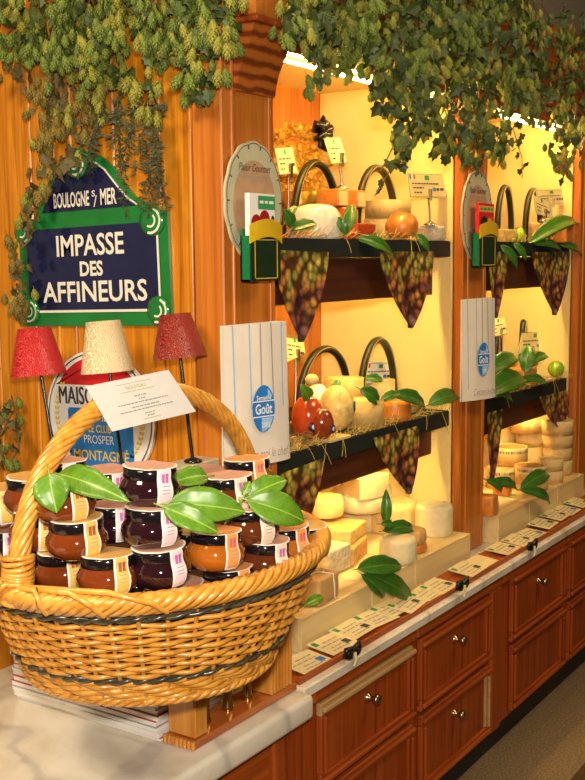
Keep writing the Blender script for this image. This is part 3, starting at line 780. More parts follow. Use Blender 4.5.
# reeded wooden rail with brass rods that the basket stands on
def on_c(px, py): return on_z(px, py, ZL)
M['stand'] = wood('amber_stand_wood', (.40, .13, .014), (.58, .22, .028), (.66, .29, .05), 'Z', .25, coat=.5)
stand = thing('basket_stand', 'amber wooden stand with reeded blocks and brass rods under the basket', 'stand', (1.44, 1.08, ZL))
sx0, sx1, sy0, sy1 = 1.284, 1.578, 1.047, 1.112
b = MB(); b.box(sx0, sx1, sy0, sy1, ZL + .0005, ZL + .016, bev=.003)
b.build('base_plank', wood('red_stand_wood', (.26, .06, .012), (.40, .10, .016), (.48, .15, .03), 'X', .2, coat=.6), stand)
b = MB()
for k in range(8): b.tube([(sx0 - .001, sy0 + .004 + k * .0082, ZL + .002), (sx0 - .001, sy0 + .004 + k * .0082, ZL + .016)], .0036, 8)
b.build('reeded_end', M['stand'], stand)
MB().box(1.289, 1.322, sy0 + .004, sy1 - .004, ZL + .0165, .6755, bev=.003).build('block', M['stand'], stand)
b = MB().box(1.500, 1.566, sy0 + .006, sy1 - .004, ZL + .0165, .6755, bev=.002)
for k in range(7): b.tube([(1.504 + k * .0097, sy0 + .006, ZL + .017), (1.504 + k * .0097, sy0 + .006, .675)], .0038, 8)
b.build('reeded_block', M['stand'], stand)
for x in (1.352, 1.413, 1.470):
    MB().lathe([(.010, 0), (.010, .006), (.0075, .010), (.0075, .159)], 18, T3(x, 1.080, ZL + .0165)).build('brass_rod', M['brass'], stand)
MB().box(1.20, 1.57, 1.035, sy1, .676, .6855, bev=.002).build('top_plank', M['stand'], stand)
# magazines stacked beside the stand
mags = plain('magazine_edge_white', (.78, .74, .70), .5, .04); magr = plain('magazine_edge_red', (.45, .06, .05), .5, .1); magb = plain('magazine_edge_grey', (.40, .38, .40), .5, .1)
z = ZL + .0006
for k in range(20):
    h = rnd.choice((.006, .008, .0095, .007)); ox = rnd.uniform(-.003, .003); oy = rnd.uniform(-.005, .005)
    if z + h > .6855: break
    o = thing('magazine', 'white magazine with thin coloured spine in the stack under the wicker basket', 'magazine', (1.27, 1.28, z), 'magazines stacked under the basket')
    MB().box(1.277 + ox, 1.445 + ox, 1.120 + oy, 1.455 + oy, z, z + h - .0012, bev=.0008).build('pages', mags, o)
    MB().box(1.2762 + ox, 1.445 + ox, 1.119 + oy, 1.456 + oy, z + h - .0012, z + h - .0001).build('cover', (magr, mags, magb, magr)[k % 4], o)
    z += h
# jars
M['jam_dark'] = plain('dark_berry_jam_glass', (.018, .004, .008), .06, .2, 20, coat=1)
M['jam_amber'] = plain('amber_jam_glass', (.16, .030, .006), .06, .2, 20, coat=1)
M['jam_orange'] = plain('apricot_jam_glass', (.42, .11, .008), .06, .2, 20, coat=1)
M['jam_brown'] = plain('fig_jam_glass', (.10, .022, .006), .06, .2, 20, coat=1)
M['lid'] = plain('black_jar_lid', (.008, .006, .008), .12, .1, 20, coat=.6)
M['lb_white'] = plain('white_label_edge', (.82, .78, .74), .5, .03)
M['lb_yellow'] = plain('yellow_label', (.74, .46, .10), .5, .1)
M['lb_pink'] = plain('lilac_label', (.74, .60, .66), .5, .06)
M['lb_orange'] = plain('orange_label', (.78, .32, .08), .5, .1)
M['lb_beige'] = plain('beige_label', (.74, .60, .46), .5, .06)
M['mk_mauve'] = plain('mauve_mark', (.50, .14, .40), .5)
M['mk_brown'] = plain('brown_mark', (.34, .10, .05), .5)
M['mk_red'] = plain('red_mark', (.62, .14, .14), .5)
body_prof = [(.0, .0), (.025, 0), (.029, .002), (.0355, .008), (.0382, .015), (.0375, .021), (.033, .0265), (.0315, .029)]
lid_prof = [(.0325, .0285), (.0332, .0295), (.0332, .037), (.0315, .0395), (0, .0397)]
def jar_meshes(jam, cap, strip, mark):
    o = thing('jam_jar', 'x', 'jam jar', (0, 0, 0), 'jam jars heaped in the basket')
    MB().lathe(body_prof, 32).build('glass_body', M[jam], o, world=False)
    MB().lathe(lid_prof, 32).build('lid', M['lid'], o, world=False)
    b = MB()
    def dz(x, y): return .0405 + .0012 * noise.noise(Vector((x * 60, y * 60, 3)))
    n = 36
    vs = [(0, 0, .0408)]
    for rr in (.5, .93, 1.0):
        for k in range(n):
            a = 2 * math.pi * k / n; R_ = .0335 * rr * (1 + .03 * math.sin(5 * a + 1)); x, y_ = R_ * math.cos(a), R_ * math.sin(a)
            vs.append((x, y_, dz(x, y_) - (.0006 if rr == 1 else 0)))
    fs = [[0, 1 + k, 1 + (k + 1) % n] for k in range(n)]
    b.add(vs, fs, None, 0, True)
    for q in range(2):
        b.add(vs, [[1 + q * n + k, 1 + (q + 1) * n + k, 1 + (q + 1) * n + (k + 1) % n, 1 + q * n + (k + 1) % n] for k in range(n)], None, 1 if q else 0, True)
    path = [(.0340, .0405), (.0350, .037), (.0345, .031), (.0360, .0265), (.0390, .021), (.0394, .015), (.0370, .008), (.0330, .003)]
    for (w_, off, m_, lo, hi) in ((.0105, 0, 1, 0, 7), (.0080, .0003, 2, 0, 6.6)):
        vs = []; N = 22
        for k in range(N + 1):
            t = lo + (hi - lo) * k / N; i0 = min(int(t), 6); q = t - i0
            r_ = path[i0][0] * (1 - q) + path[i0 + 1][0] * q + off; z_ = path[i0][1] * (1 - q) + path[i0 + 1][1] * q
            for x in (-1, 0, 1):
                an = x * w_ / .037; vs.append((r_ * math.cos(an), r_ * math.sin(an), z_))
        b.add(vs, [[3 * k + x, 3 * k + x + 1, 3 * k + x + 4, 3 * k + x + 3] for k in range(N) for x in (0, 1)], None, m_, True)
    for zz, hh_ in ((.0335, .0026), (.0292, .0022)):
        for an in (-.07, .07):
            vs = []
            for (da, dz_) in ((-.055, -1), (.055, -1), (.055, 1), (-.055, 1)):
                z_ = zz + dz_ * hh_; 
                rr = .0352 if z_ > .034 else (.0358 if z_ < .0285 else .0350)
                vs.append(((rr + .0012) * math.cos(an + da), (rr + .0012) * math.sin(an + da), z_))
            b.add(vs, [[0, 1, 2, 3]], None, 3)
    for zz in (.0235, .0195, .016):
        rr = .0400
        b.add([(rr * math.cos(a), rr * math.sin(a), zz + q) for q in (0, .0009) for a in (-.12, .12)], [[0, 1, 3, 2]], None, 4)
    b.build('paper_label', [cap, M['lb_white'], strip, mark, M['grey_ink']], o, world=False)
    return o
M['cap_pink'] = plain('pink_paper_cap', (.58, .30, .22), .55, .1)
M['cap_gold'] = plain('golden_paper_cap', (.62, .34, .09), .55, .1)
M['cap_orange'] = plain('orange_paper_cap', (.74, .30, .09), .55, .1)
kinds = {'amber': ('jam_amber', 'cap_gold', 'lb_yellow', 'mk_brown'), 'dark': ('jam_dark', 'cap_pink', 'lb_pink', 'mk_mauve'),
         'orange': ('jam_orange', 'cap_orange', 'lb_orange', 'mk_red'), 'brown': ('jam_brown', 'cap_pink', 'lb_beige', 'mk_mauve')}
protos = {}
rimz = lambda x: x
jars = [
 (108, 573, 1.405, 'amber', .66, 'amber jam jar with yellow label at the very front of the pile, touching the rim'),
 (65, 568, 1.49, 'amber', .60, 'amber jam jar in the lowest layer between the handle and the front amber jar'),
 (39, 563, 1.555, 'dark', .5, 'dark jam jar half hidden behind the left foot of the basket handle'),
 (77, 536, 1.42, 'amber', .75, 'amber jam jar with yellow label in the middle layer, under the leaf topped jar'),
 (38, 529, 1.505, 'amber', .5, 'amber jam jar just right of the handle foot, middle layer'),
 (66, 501, 1.425, 'amber', .7, 'amber jam jar with yellow label and a pointed leaf hanging over it'),
 (33, 494, 1.515, 'amber', .5, 'amber jam jar on the upper left beside the handle'),
 (1, 505, 1.57, 'amber', .5, 'amber jam jar left of the handle, cut by the photo edge, upper one'),
 (4, 546, 1.61, 'dark', .5, 'dark jam jar left of the handle, cut by the photo edge, lower one'),
 (177, 600, 1.475, 'dark', .75, 'dark jam jar with lilac label sunk behind the front rim, only its top showing'),
 (161, 565, 1.42, 'dark', .80, 'dark jam jar with lilac label in the third layer down of the front stack'),
 (152, 525, 1.42, 'dark', .72, 'dark jam jar with lilac label second from the top of the front stack'),
 (149, 485, 1.43, 'dark', .66, 'dark jam jar with pink cap on top of the pile in the middle'),
 (114, 522, 1.53, 'dark', .5, 'dark jam jar with pink cap set back between amber and dark stacks'),
 (137, 595, 1.485, 'amber', .7, 'amber jam jar with yellow label deep between the two front jars'),
 (62, 477, 1.62, 'dark', .5, 'pink capped jam jar at the back left below the oval plaque'),
 (108, 486, 1.60, 'dark', .6, 'dark jam jar with lilac label at the back, beneath the long leaf'),
 (215, 549, 1.47, 'orange', .70, 'apricot jam jar with orange label under the big leaf'),
 (229, 584, 1.505, 'orange', .72, 'apricot jam jar with orange label peeping over the front rim'),
 (252, 525, 1.54, 'brown', .66, 'brown jam jar with beige label at the upper right of the pile'),
 (264, 557, 1.545, 'brown', .70, 'brown jam jar with beige label at the lower right behind the rim'),
 (229, 493, 1.55, 'brown', .62, 'brown jam jar with beige label standing upright between the leaves on the right'),
 (248, 475, 1.66, 'orange', .6, 'jam jar with orange label at the back right near the handle'),
 (206, 486, 1.70, 'brown', .6, 'jam jar half hidden at the back in front of the plinth'),
 (287, 543, 1.62, 'orange', .7, 'jam jar with orange label at the right end inside the rim'),
 (305, 541, 1.70, 'amber', .9, 'amber jam jar at the far right tip of the basket'),
 (196, 548, 1.555, 'amber', .6, 'amber jam jar tucked behind the dark stack under the leaf'),
]
tocam_ang = math.atan2(-.55, -.83)
for px, py, d, kind, sw, lb in jars:
    p = at_d(px, py, d)
    if kind not in protos:
        o = jar_meshes(kinds[kind][0], M[kinds[kind][1]], M[kinds[kind][2]], M[kinds[kind][3]]); protos[kind] = o
    else: o = copy_tree(protos[kind])
    o['label'] = lb
    o.location = (p.x, p.y, p.z - .0250)
    o.rotation_euler = (rnd.uniform(-.05, .05), rnd.uniform(-.05, .05), tocam_ang + sw); o.scale = (1.06, 1.06, 1.27)
# leaves -------------------------------------------------------------
def leaf(p0, p1, wpx, label, m='leaf', group='laurel leaves in the basket', droop=.12, roll=0.0, face=None, cat='leaf'):
    p0 = Vector(p0); p1 = Vector(p1); x = (p1 - p0); Lg = x.length; x.normalize()
    wd = wpx * depth((p0 + p1) / 2) / FPX
    nz = Vector(face) if face else (TOCAM + Vector((0, 0, .45))).normalized()
    zz = (nz - x * nz.dot(x)).normalized(); yy = zz.cross(x)
    if roll: 
        Rm = Matrix.Rotation(roll, 3, x); zz = Rm @ zz; yy = Rm @ yy
    o = None; b = MB(); nu, nv = 14, 6
    def fn(u, v):
        w_ = wd * .5 * (math.sin(math.pi * min(1, u ** .82)) ** .75 if 0 < u < 1 else 0) * (1.05 - .1 * u)
        s_ = 2 * v - 1
        return Vector((Lg * u, w_ * s_, -droop * Lg * (2 * u - 1) ** 2 + droop * Lg + abs(s_) * w_ * .28 + .0012 * math.sin(u * 21 + s_ * 3) * (abs(s_))))
    b.grid(fn, nu, nv)
    st = fn(0, .5); b.tube([st + Vector((-.012, 0, -.003)), st, fn(.15, .5)], [.0012, .0011, .0006], 5)
    o = b.build('leaf', M[m])
    so = o.modifiers.new('thickness', 'SOLIDIFY'); so.thickness = .0006
    o.matrix_world = Matrix(((x.x, yy.x, zz.x, p0.x), (x.y, yy.y, zz.y, p0.y), (x.z, yy.z, zz.z, p0.z), (0, 0, 0, 1)))
    tag(o, label, cat, group); return o
def LB(a, b_, w, lb, **k): leaf(at_d(*a), at_d(*b_), w, lb, **k)
LB((49, 473, 1.385), (57, 513, 1.375), 36, 'broad bright leaf pointing down over the amber jar', droop=.1)
LB((58, 474, 1.42), (130, 502, 1.37), 30, 'long bright leaf lying across the back jars, tip towards the top jar')
LB((168, 504, 1.40), (246, 512, 1.42), 36, 'largest bright leaf in the middle of the basket', droop=.10)
LB((163, 507, 1.38), (219, 533, 1.385), 26, 'bright leaf hanging below the largest leaf')
LB((208, 476, 1.50), (168, 484, 1.46), 22, 'bright leaf standing right of the top dark jar')
LB((247, 498, 1.49), (287, 480, 1.52), 24, 'bright leaf rising towards the paper bag, right side')
LB((247, 500, 1.47), (305, 522, 1.50), 34, 'wide bright leaf over the right end of the jars')
LB((244, 496, 1.49), (250, 481, 1.50), 10, 'small narrow leaf tip above the upright beige labelled jar')
# announcement card clipped to the handle
c4 = [on_y(*p, 1.022) for p in ((86, 386.5), (168.5, 370), (196, 411.5), (112.5, 431.5))]
mid = (c4[0] + c4[1] + c4[2] + c4[3]) / 4
F = frame(mid, (c4[1] - c4[0]) + (c4[2] - c4[3]), (c4[0] - c4[3]) + (c4[1] - c4[2]))
Fi = F.inverted(); q4 = [Fi @ p for p in c4]
o = thing('announcement_card', 'white announcement card with small print fixed to the top of the basket handle', 'card', mid)
b = MB(); b.prism([(p.x, p.y) for p in q4][::-1], .0012, F, z0=-.0012); b.build('card', M['white'], o)
wx = (q4[1] - q4[0]).length; ux = (q4[1] - q4[0]).normalized(); uy = (q4[0] - q4[3]); hy = uy.length
L = F @ Matrix(((ux.x, uy.x / hy, 0, 0), (ux.y, uy.y / hy, 0, 0), (0, 0, 1, .0003), (0, 0, 0, 1)))
b = MB(); rect(b, -wx * .21, wx * .21, hy * .395, hy * .405, L, 0); rect(b, -wx * .21, wx * .21, hy * .225, hy * .235, L, 0); rect(b, -wx * .11, wx * .11, -hy * .405, -hy * .395, L, 0)
text(b, 'NOUVEAU', wx * .24, hy * .075, L @ T3(0, hy * .315, 0), 0, 0)
b.build('gold_print', M['gold_ink'], o)
b = MB()
for k, (yy, ww) in enumerate(((.12, .15), (.05, .08), (-.02, .62), (-.11, .34), (-.18, .66), (-.28, .12), (-.34, .09))): bars(b, 0, hy * yy, wx * ww, hy * .022, L, 0, 30 + k)
b.build('small_print', M['grey_ink'], o)
p = on_y(152, 384, 1.034)
MB().box(-.006, .006, -.0105, .0, -.010, .008, T3(p.x, p.y, p.z), bev=.001).build('clip', M['plinth'], o)
# ================================================================== CHEESES ON THE SHELVES AND CRATES
def proj(P):
    q = Vector(P) - EYE
    c = Vector((RX[0] * q.x + RY[0] * q.y + RZ[0] * q.z, RX[1] * q.x + RY[1] * q.y + RZ[1] * q.z, RX[2] * q.x + RY[2] * q.y + RZ[2] * q.z))
    return c.x / c.z * FPX + CX, c.y / c.z * FPX + CY
def PXY(px, yv, z, rad=0.0):  # the point near depth y and height z that stands on column px, kept inside its bay
    lim = 2.531 if px < 455 else 3.405
    for _ in range(80):
        py = 300
        for _ in range(5):
            p = on_y(px, py, yv); py = proj((p.x, yv, z))[1]
        p = on_y(px, py, yv)
        if p.x + rad < lim or yv < 1.16: break
        yv -= .006
    return Vector((min(p.x, lim - rad), yv, z))
def M2(px, P): return px * depth(P) / FPX        # photo pixels to metres at a point
def cheese(name, c, rough=.6, var=.1, scale=45, coat=0, bmp=.25, **k): return plain(name, c, rough, var, scale, coat=coat, bmp=bmp, **k)
C = {'white': cheese('white_bloomy_rind', (.76, .65, .38)), 'pale': cheese('pale_yellow_rind', (.76, .59, .24)), 'cut': cheese('cut_cream_paste', (.80, .63, .28), .4, .04, 30, bmp=.05),
     'orange': cheese('orange_washed_rind', (.66, .22, .03), .35, .25, 60, .4), 'red': cheese('red_orange_wax', (.50, .065, .012), .2, .2, 60, .7),
     'tan': cheese('tan_rind', (.62, .36, .11), .6, .25, 60), 'grey': cheese('grey_ash_rind', (.52, .44, .33), .8, .25, 80), 'speck': cheese('speckled_rind', (.72, .62, .42), .6, .35, 90),
     'paper': cheese('brown_wrapping_paper', (.60, .36, .13), .55, .1, 20, bmp=.1), 'brown': cheese('red_brown_wax', (.28, .045, .012), .15, .25, 50, .9),
     'film': cheese('film_wrapped_white_cheese', (.84, .78, .64), .15, .06, 30, .9, bmp=.1), 'rusk': cheese('crusty_yellow', (.72, .52, .16), .4, .3, 60, .5, bmp=.6),
     'green': cheese('bright_green_apple', (.30, .50, .02), .2, .1, 20, .6, bmp=0)}
M['boxwood'] = wood('poplar_box_wood', (.54, .32, .08), (.66, .43, .13), (.74, .52, .19), 'X', .5, .8, 0)
M['boxlid'] = wood('pale_poplar_lid', (.60, .40, .14), (.70, .50, .20), (.76, .57, .27), 'X', .5, .8, 0)
M['crate'] = wood('pale_crate_wood', (.66, .46, .18), (.78, .58, .26), (.84, .66, .34), 'X', .6, .5, 0)
def tgt(o, P, rz=0): o.location = P; o.rotation_euler = (0, 0, rz); return o
SH = {'a1': 'cheeses on the left upper shelf', 'a2': 'cheeses on the left lower shelf', 'a3': 'cheeses on the left crates', 'b1': 'cheeses on the right upper shelf', 'b2': 'cheeses on the right lower shelf', 'b3': 'cheese boxes on the right crates'}
def round_cheese(px, yv, z, w, h, m, label, g, dome=.18, wob=.03, cut=False):
    P = PXY(px, yv, z, w * .00128); r = M2(w, P) / 2; H_ = M2(h, P)
    b = MB(); e = min(H_ * .3, r * .25)
    b.lathe([(r * .90, 0), (r * .975, e * .4), (r, e * 1.2)] + ([(r * (.985 - .0 * k), H_ - e) for k in (0,)] + [(r * .94, H_ - e * .25), (r * .8, H_), (r * .4, H_ + dome * H_ * .2), (0, H_ + dome * H_ * .25)] if dome < .5 else [(r * math.cos(a) ** .55, e * 1.2 + (H_ - e * 1.2) * math.sin(a)) for a in [math.pi / 2 * k / 9 for k in range(1, 9)]] + [(0, H_)]), 32, None, 0, wob=wob, seed=px)
    o = b.build('round_cheese', C[m]); tgt(o, P); tag(o, label, 'cheese', SH[g]); return P, r, H_
def ball_cheese(px, yv, z, w, h, m, label, g, name='cheese_ball', cat='cheese', sticker=None):
    P = PXY(px, yv, z, w * .00128); r = M2(w, P) / 2; H_ = M2(h, P); b = MB()
    n = 14; b.lathe([(r * math.sin(math.pi * k / n) ** .85 * (1 if k < 9 else .97), H_ * (1 - math.cos(math.pi * k / n)) / 2) for k in range(n + 1)][0:], 28, None, 0, wob=.07, seed=px)
    if sticker is None:
        o = b.build(name, C[m]); tgt(o, P); tag(o, label, cat, SH[g])
    else:
        o = thing(name, label, cat, P, SH[g]); b.build('body', C[m], o, world=False)
        a, up, s_ = sticker; d = Vector((math.cos(a), math.sin(a), up)).normalized()
        c = Vector((d.x * r * .97, d.y * r * .97, H_ * (.5 + up * .45)))
        q = MB(); q.lathe([(s_, 0), (s_, .002), (s_ * .6, .0025), (0, .003)], 20, frame(c, d.cross(Vector((0, 0, 1))) * -1, Vector((0, 0, 1))), 0)
        q.lathe([(s_ * .45, .003), (s_ * .3, .0036), (0, .0038)], 12, frame(c, d.cross(Vector((0, 0, 1))) * -1, Vector((0, 0, 1))), 1)
        q.build('sticker', [M['blue_dark'], M['white']], o, world=False)
    return P
M['blue_dark'] = plain('dark_blue_sticker', (.02, .02, .10), .3)
def slab(px, yv, z, w, h, dpt, m, label, g, rz=.0, m2=None, name='cheese_block', rind=.12):
    P = PXY(px, yv, z, w * .0013); wd = M2(w, P); H_ = M2(h, P)
    if m2 is None:
        o = MB().box(-wd / 2, wd / 2, 0, dpt, 0, H_, bev=min(H_, wd) * .10, seg=2).build(name, C[m]); tgt(o, P, rz); tag(o, label, 'cheese', SH[g])
    else:
        o = thing(name, label, 'cheese', P, SH[g], rz)
        MB().box(-wd / 2, wd / 2, .0, dpt, 0, H_, bev=min(H_, wd) * .08, seg=2).build('rind', C[m], o, world=False)
        MB().box(-wd / 2 + wd * rind, wd / 2 - wd * .03, -.0015, .004, H_ * .06, H_ * (1 - rind)).build('cut_face', C[m2], o, world=False, label='cut cream face')
    return P
def wedge(px, yv, z, r, h, a0, a1, m, m2, label, g):
    P = PXY(px, yv, z); r = M2(r, P); H_ = M2(h, P); n = 14
    arc = [(r * math.cos(a0 + (a1 - a0) * k / n), r * math.sin(a0 + (a1 - a0) * k / n)) for k in range(n + 1)]
    cx = sum(p[0] for p in arc) / len(arc) * .7; cy = sum(p[1] for p in arc) / len(arc) * .7
    poly = [(-cx, -cy)] + [(x - cx, y_ - cy) for x, y_ in arc]
    o = thing('cheese_wedge', label, 'cheese', P, SH[g])
    MB().prism(poly, H_ * .9, None, 0, H_ * .05).build('paste', C[m2], o, world=False, label='cut cream paste')
    b = MB(); b.prism([(x * 1.005, y_ * 1.005) for x, y_ in poly], H_ * .05, None, 0, 0); b.prism([(x * 1.005, y_ * 1.005) for x, y_ in poly], H_ * .05, None, 0, H_ * .951)
    vs = [(x * 1.01, y_ * 1.01, z_) for z_ in (0, H_) for x, y_ in [(x - cx, y_ - cy) for x, y_ in arc]]
    b.add(vs, [[k, k + 1, n + 2 + k, n + 1 + k] for k in range(n)])
    b.build('rind', C[m], o, world=False); return P
def box_round(px, yv, z, w, h, label, g, lid=True, mat='boxwood', top=None, printed=False):
    P = PXY(px, yv, z, w * .00128); r = M2(w, P) / 2; H_ = M2(h, P)
    o = thing('round_cheese_box', label, 'cheese box', P, SH[g])
    hl = H_ * (.45 if lid else .0)
    b = MB(); b.lathe([(0, 0), (r * .985, 0), (r * .985, H_ - hl * .02), (r * .94, H_ - hl * .02), (r * .94, H_ * .9), (0, H_ * .9)], 36); b.build('box', M[mat], o, world=False)
    if lid:
        b = MB(); b.lathe([(r, H_ - hl), (r, H_), (r * .97, H_ + .001), (r * .95, H_ - .002), (0, H_ - .002)], 36); b.build('box_lid', M['boxlid' if mat == 'boxwood' else mat], o, world=False)
        if top: 
            q = MB(); disc(q, 0, 0, r * .88, r * .88, T3(0, 0, H_ - .0015), 0); q.build('lid_label', top, o, world=False)
    else:
        b = MB(); b.lathe([(r * .9, H_ * .90), (r * .9, H_ * .95), (r * .7, H_ * .985), (0, H_ * .985)], 32); b.build('cheese', C['pale'], o, world=False)
    if printed:
        q = MB(); a0 = math.atan2(-.55, -.83)
        for k in range(26):
            a = a0 - 1.1 + 2.2 * k / 25; wd = rnd.choice((.022, .03, .014)); rr = r * 1.004
            zc = H_ * (1 - .22); hh_ = H_ * .08
            q.add([(rr * math.cos(a - wd), rr * math.sin(a - wd), zc - hh_), (rr * math.cos(a + wd), rr * math.sin(a + wd), zc - hh_), (rr * math.cos(a + wd), rr * math.sin(a + wd), zc + hh_), (rr * math.cos(a - wd), rr * math.sin(a - wd), zc + hh_)], [[0, 1, 2, 3]])
        q.build('printed_band', M['ink'], o, world=False)
    return P, H_
def arch_handle(pxa, pxb, pyt, yv, z, label, g):
    A = PXY(pxa, yv, z); Bp = PXY(pxb, yv + .01, z, .012); T_ = on_y((pxa + pxb) / 2, pyt, (A.y + Bp.y) / 2); yv = (A.y + Bp.y) / 2 - .01
    cx = (A.x + Bp.x) / 2; a = (Bp.x - A.x) / 2; hgt = T_.z - z
    o = thing('hamper_handle', label, 'handle', (cx, yv + .01, z), g)
    for dy, nm in ((-.003, 'hoop'),):
        pts = [(cx - a * math.cos(t), yv + .01 + dy + .01 * -math.cos(t), z + hgt * math.sin(t) ** .8) for t in [math.pi * k / 28 for k in range(29)]]
        MB().tube(pts, .0092, 12).build(nm, M['hoop'], o)
    pts = [(cx - a * math.cos(t), yv - .0045 + .01 * -math.cos(t), z + (hgt + .0035) * math.sin(t) ** .8) for t in [math.pi * k / 28 for k in range(1, 28)]]
    MB().tube(pts, .0009, 6).build('hoop_line', M['gold_ink'], o)  # thin gold line following the curve of the hoop
M['hoop'] = plain('dark_olive_leather', (.022, .022, .010), .35, .2, 30)
def board(px, yv, z, w, dpt, label, rz=0):
    P = PXY(px, yv, z); wd = M2(w, P)
    o = MB().box(-wd / 2, wd / 2, 0, dpt, 0, .006, bev=.001).build('serving_board', M['crate']); tgt(o, P, rz); tag(o, label, 'board', 'thin wooden boards under the cheeses')
def price_tag(q, yv, label, holder=None, mat='paper', flag=False, price=None, g='upright price tags among the cheeses', seed=1, lean=.008):
    c = [on_y(*p, yv + (lean if i < 2 else 0)) for i, p in enumerate(q)]; mid = (c[0] + c[1] + c[2] + c[3]) / 4
    F = frame(mid, (c[1] - c[0]) + (c[2] - c[3]), (c[0] - c[3]) + (c[1] - c[2])); Fi = F.inverted(); l = [Fi @ p for p in c]
    o = thing('price_tag', label, 'price tag', mid, g)
    MB().prism([(p.x, p.y) for p in l][::-1], .0016, F, z0=-.0016).build('card', M[mat], o)
    w_ = ((l[1] - l[0]).length + (l[2] - l[3]).length) / 2; ux = (l[1] - l[0]).normalized(); uy = (l[0] - l[3]); h_ = uy.length
    L = F @ Matrix(((ux.x, uy.x / h_, 0, 0), (ux.y, uy.y / h_, 0, 0), (0, 0, 1, .0003), (0, 0, 0, 1)))
    b = MB()
    rect(b, -w_ * .06, w_ * .06, h_ * .24, h_ * .43, L, 1)
    for e in ((-w_ / 2, w_ / 2, h_ * .475, h_ * .495), (-w_ / 2, w_ / 2, -h_ * .495, -h_ * .475), (-w_ / 2, -w_ * .485, -h_ / 2, h_ / 2), (w_ * .485, w_ / 2, -h_ / 2, h_ / 2)): rect(b, *e, L, 1)
    bars(b, -w_ * .05, h_ * .08, w_ * .72, h_ * .055, L, 0, seed); bars(b, -w_ * .25, -h_ * .10, w_ * .28, h_ * .06, L, 0, seed + 1); bars(b, -w_ * .28, -h_ * .30, w_ * .2, h_ * .06, L, 0, seed + 2)
    disc(b, w_ * .17, -h_ * .16, w_ * .05, h_ * .09, L, 3)
    bars(b, w_ * .33, -h_ * .16, w_ * .2, h_ * .12, L, 0, seed + 3)
    if flag:
        for k, mi in enumerate((3, 4, 2)): rect(b, -w_ * (.46 - .05 * k), -w_ * (.41 - .05 * k), h_ * .27, h_ * .46, L, mi)
    b.build('printing', [M['ink'], M['green_ink'], M['red_ink'], M['blue_ink'], M['white']], o)
    if holder:
        foot, zf, lb = holder
        f = PXY(foot, yv + .004, zf); top = on_y(*((q[2][0] + q[3][0]) / 2, (q[2][1] + q[3][1]) / 2), yv + .004)
        hd_ = thing('tag_holder', lb, 'tag holder', f, 'metal clips holding price tags')
        MB().lathe([(.016, 0), (.016, .002), (.009, .006), (.003, .011), (0, .012)], 20, T3(*f)).build('base', M['metal'], hd_)
        MB().tube([f + Vector((0, 0, .008)), (f + top) / 2 + Vector((.002, 0, 0)), top + Vector((0, .001, .004))], .0026, 8).build('stem', M['metal'], hd_)
        b = MB(); b.box(-.005, .005, -.0075, -.0058, -.004, .020, T3(*top)); b.box(-.005, .005, -.0035, -.0018, -.004, .020, T3(*top)); b.box(-.005, .005, -.0075, -.0018, -.0075, -.004, T3(*top))
        b.build('clip', M['metal'], hd_)
    return o
e = .0006
# --- left bay, upper shelf
z = Z1 + e
P, r, H_ = round_cheese(316, 1.275, z, 56, 35, 'film', 'white film wrapped round cheese with a dark blue sticker, upper left shelf', 'a1', dome=.9, wob=.04)
b = MB(); pc = on_y(331, 229, 1.209); b.lathe([(.0115, 0), (.0115, .0015), (0, .0018)], 24, frame((P.x + .030, P.y - math.sqrt(max(0, r * r - .030 ** 2)) - .002, z + .022), (1, .45, 0), (0, 0, 1)), 0)
b.add([(P.x + .026, P.y - r - .0030, z + .017), (P.x + .034, P.y - r - .0010, z + .017), (P.x + .030, P.y - r - .0020, z + .028)], [[0, 1, 2]], None, 1)
o = b.build('cheese_sticker', [M['blue_dark'], M['white']]); recentre(o); tag(o, 'dark blue oval sticker on the white film wrapped cheese', 'sticker')
P1 = slab(351, 1.31, z, 34, 33, .07, 'red', 'red orange cheese block under the two cut blocks, upper left shelf', 'a1')
ht = M2(33, P1)
slab(343, 1.312, z + ht + e, 19, 17, .06, 'orange', 'left one of two orange rinded cheese blocks with cream cut faces', 'a1', 0, 'cut')
slab(361, 1.315, z + ht + e, 17, 17, .06, 'orange', 'right one of two orange rinded cheese blocks with cream cut faces', 'a1', 0, 'cut')
slab(367, 1.232, z, 38, 16, .055, 'red', 'shiny red film wrapped cheese slab at the front of the upper left shelf', 'a1')
ball_cheese(402, 1.25, z, 34, 28, 'orange', 'orange ball of washed rind cheese, upper left shelf', 'a1')
Pb, hb = box_round(386, 1.39, z, 44, 22, 'round wooden cheese box standing lower behind the orange ball', 'a1')
box_round(388, 1.39, z + hb + .002, 46, 17, 'round wooden cheese box stacked on top behind the orange ball', 'a1')
P, r, H_ = round_cheese(431, 1.245, z, 28, 15, 'grey', 'small grey ash coated cheese under the price tag stand, upper left shelf', 'a1', dome=0)
price_tag(((407, 173), (444, 174.5), (447, 198), (410, 197)), 1.220, 'white price tag with a french flag above the grey cheese, upper left shelf', (430, z + H_ + .0005, 'metal tag holder standing on the grey cheese'), 'paper', True, seed=11, lean=.016)
price_tag(((275, 148), (292, 147), (298, 173), (280, 175)), 1.33, 'cream price tag left behind the white wrapped cheese, upper left shelf', (287, z, 'metal tag holder behind the white wrapped cheese'), seed=12)
price_tag(((324, 138), (340, 137), (348, 163), (332, 164)), 1.345, 'tilted cream price tag above the cut orange blocks', (342, z + ht + M2(17, P1) + .004, 'metal tag holder standing on the cut orange blocks'), seed=13)
HG = 'arched dark handles between the cheeses'
arch_handle(291, 339, 163, 1.40, z, 'arched dark handle above the white wrapped cheese, upper left shelf', HG)
arch_handle(352, 398, 168, 1.345, z, 'arched dark handle behind the orange ball, upper left shelf', HG)
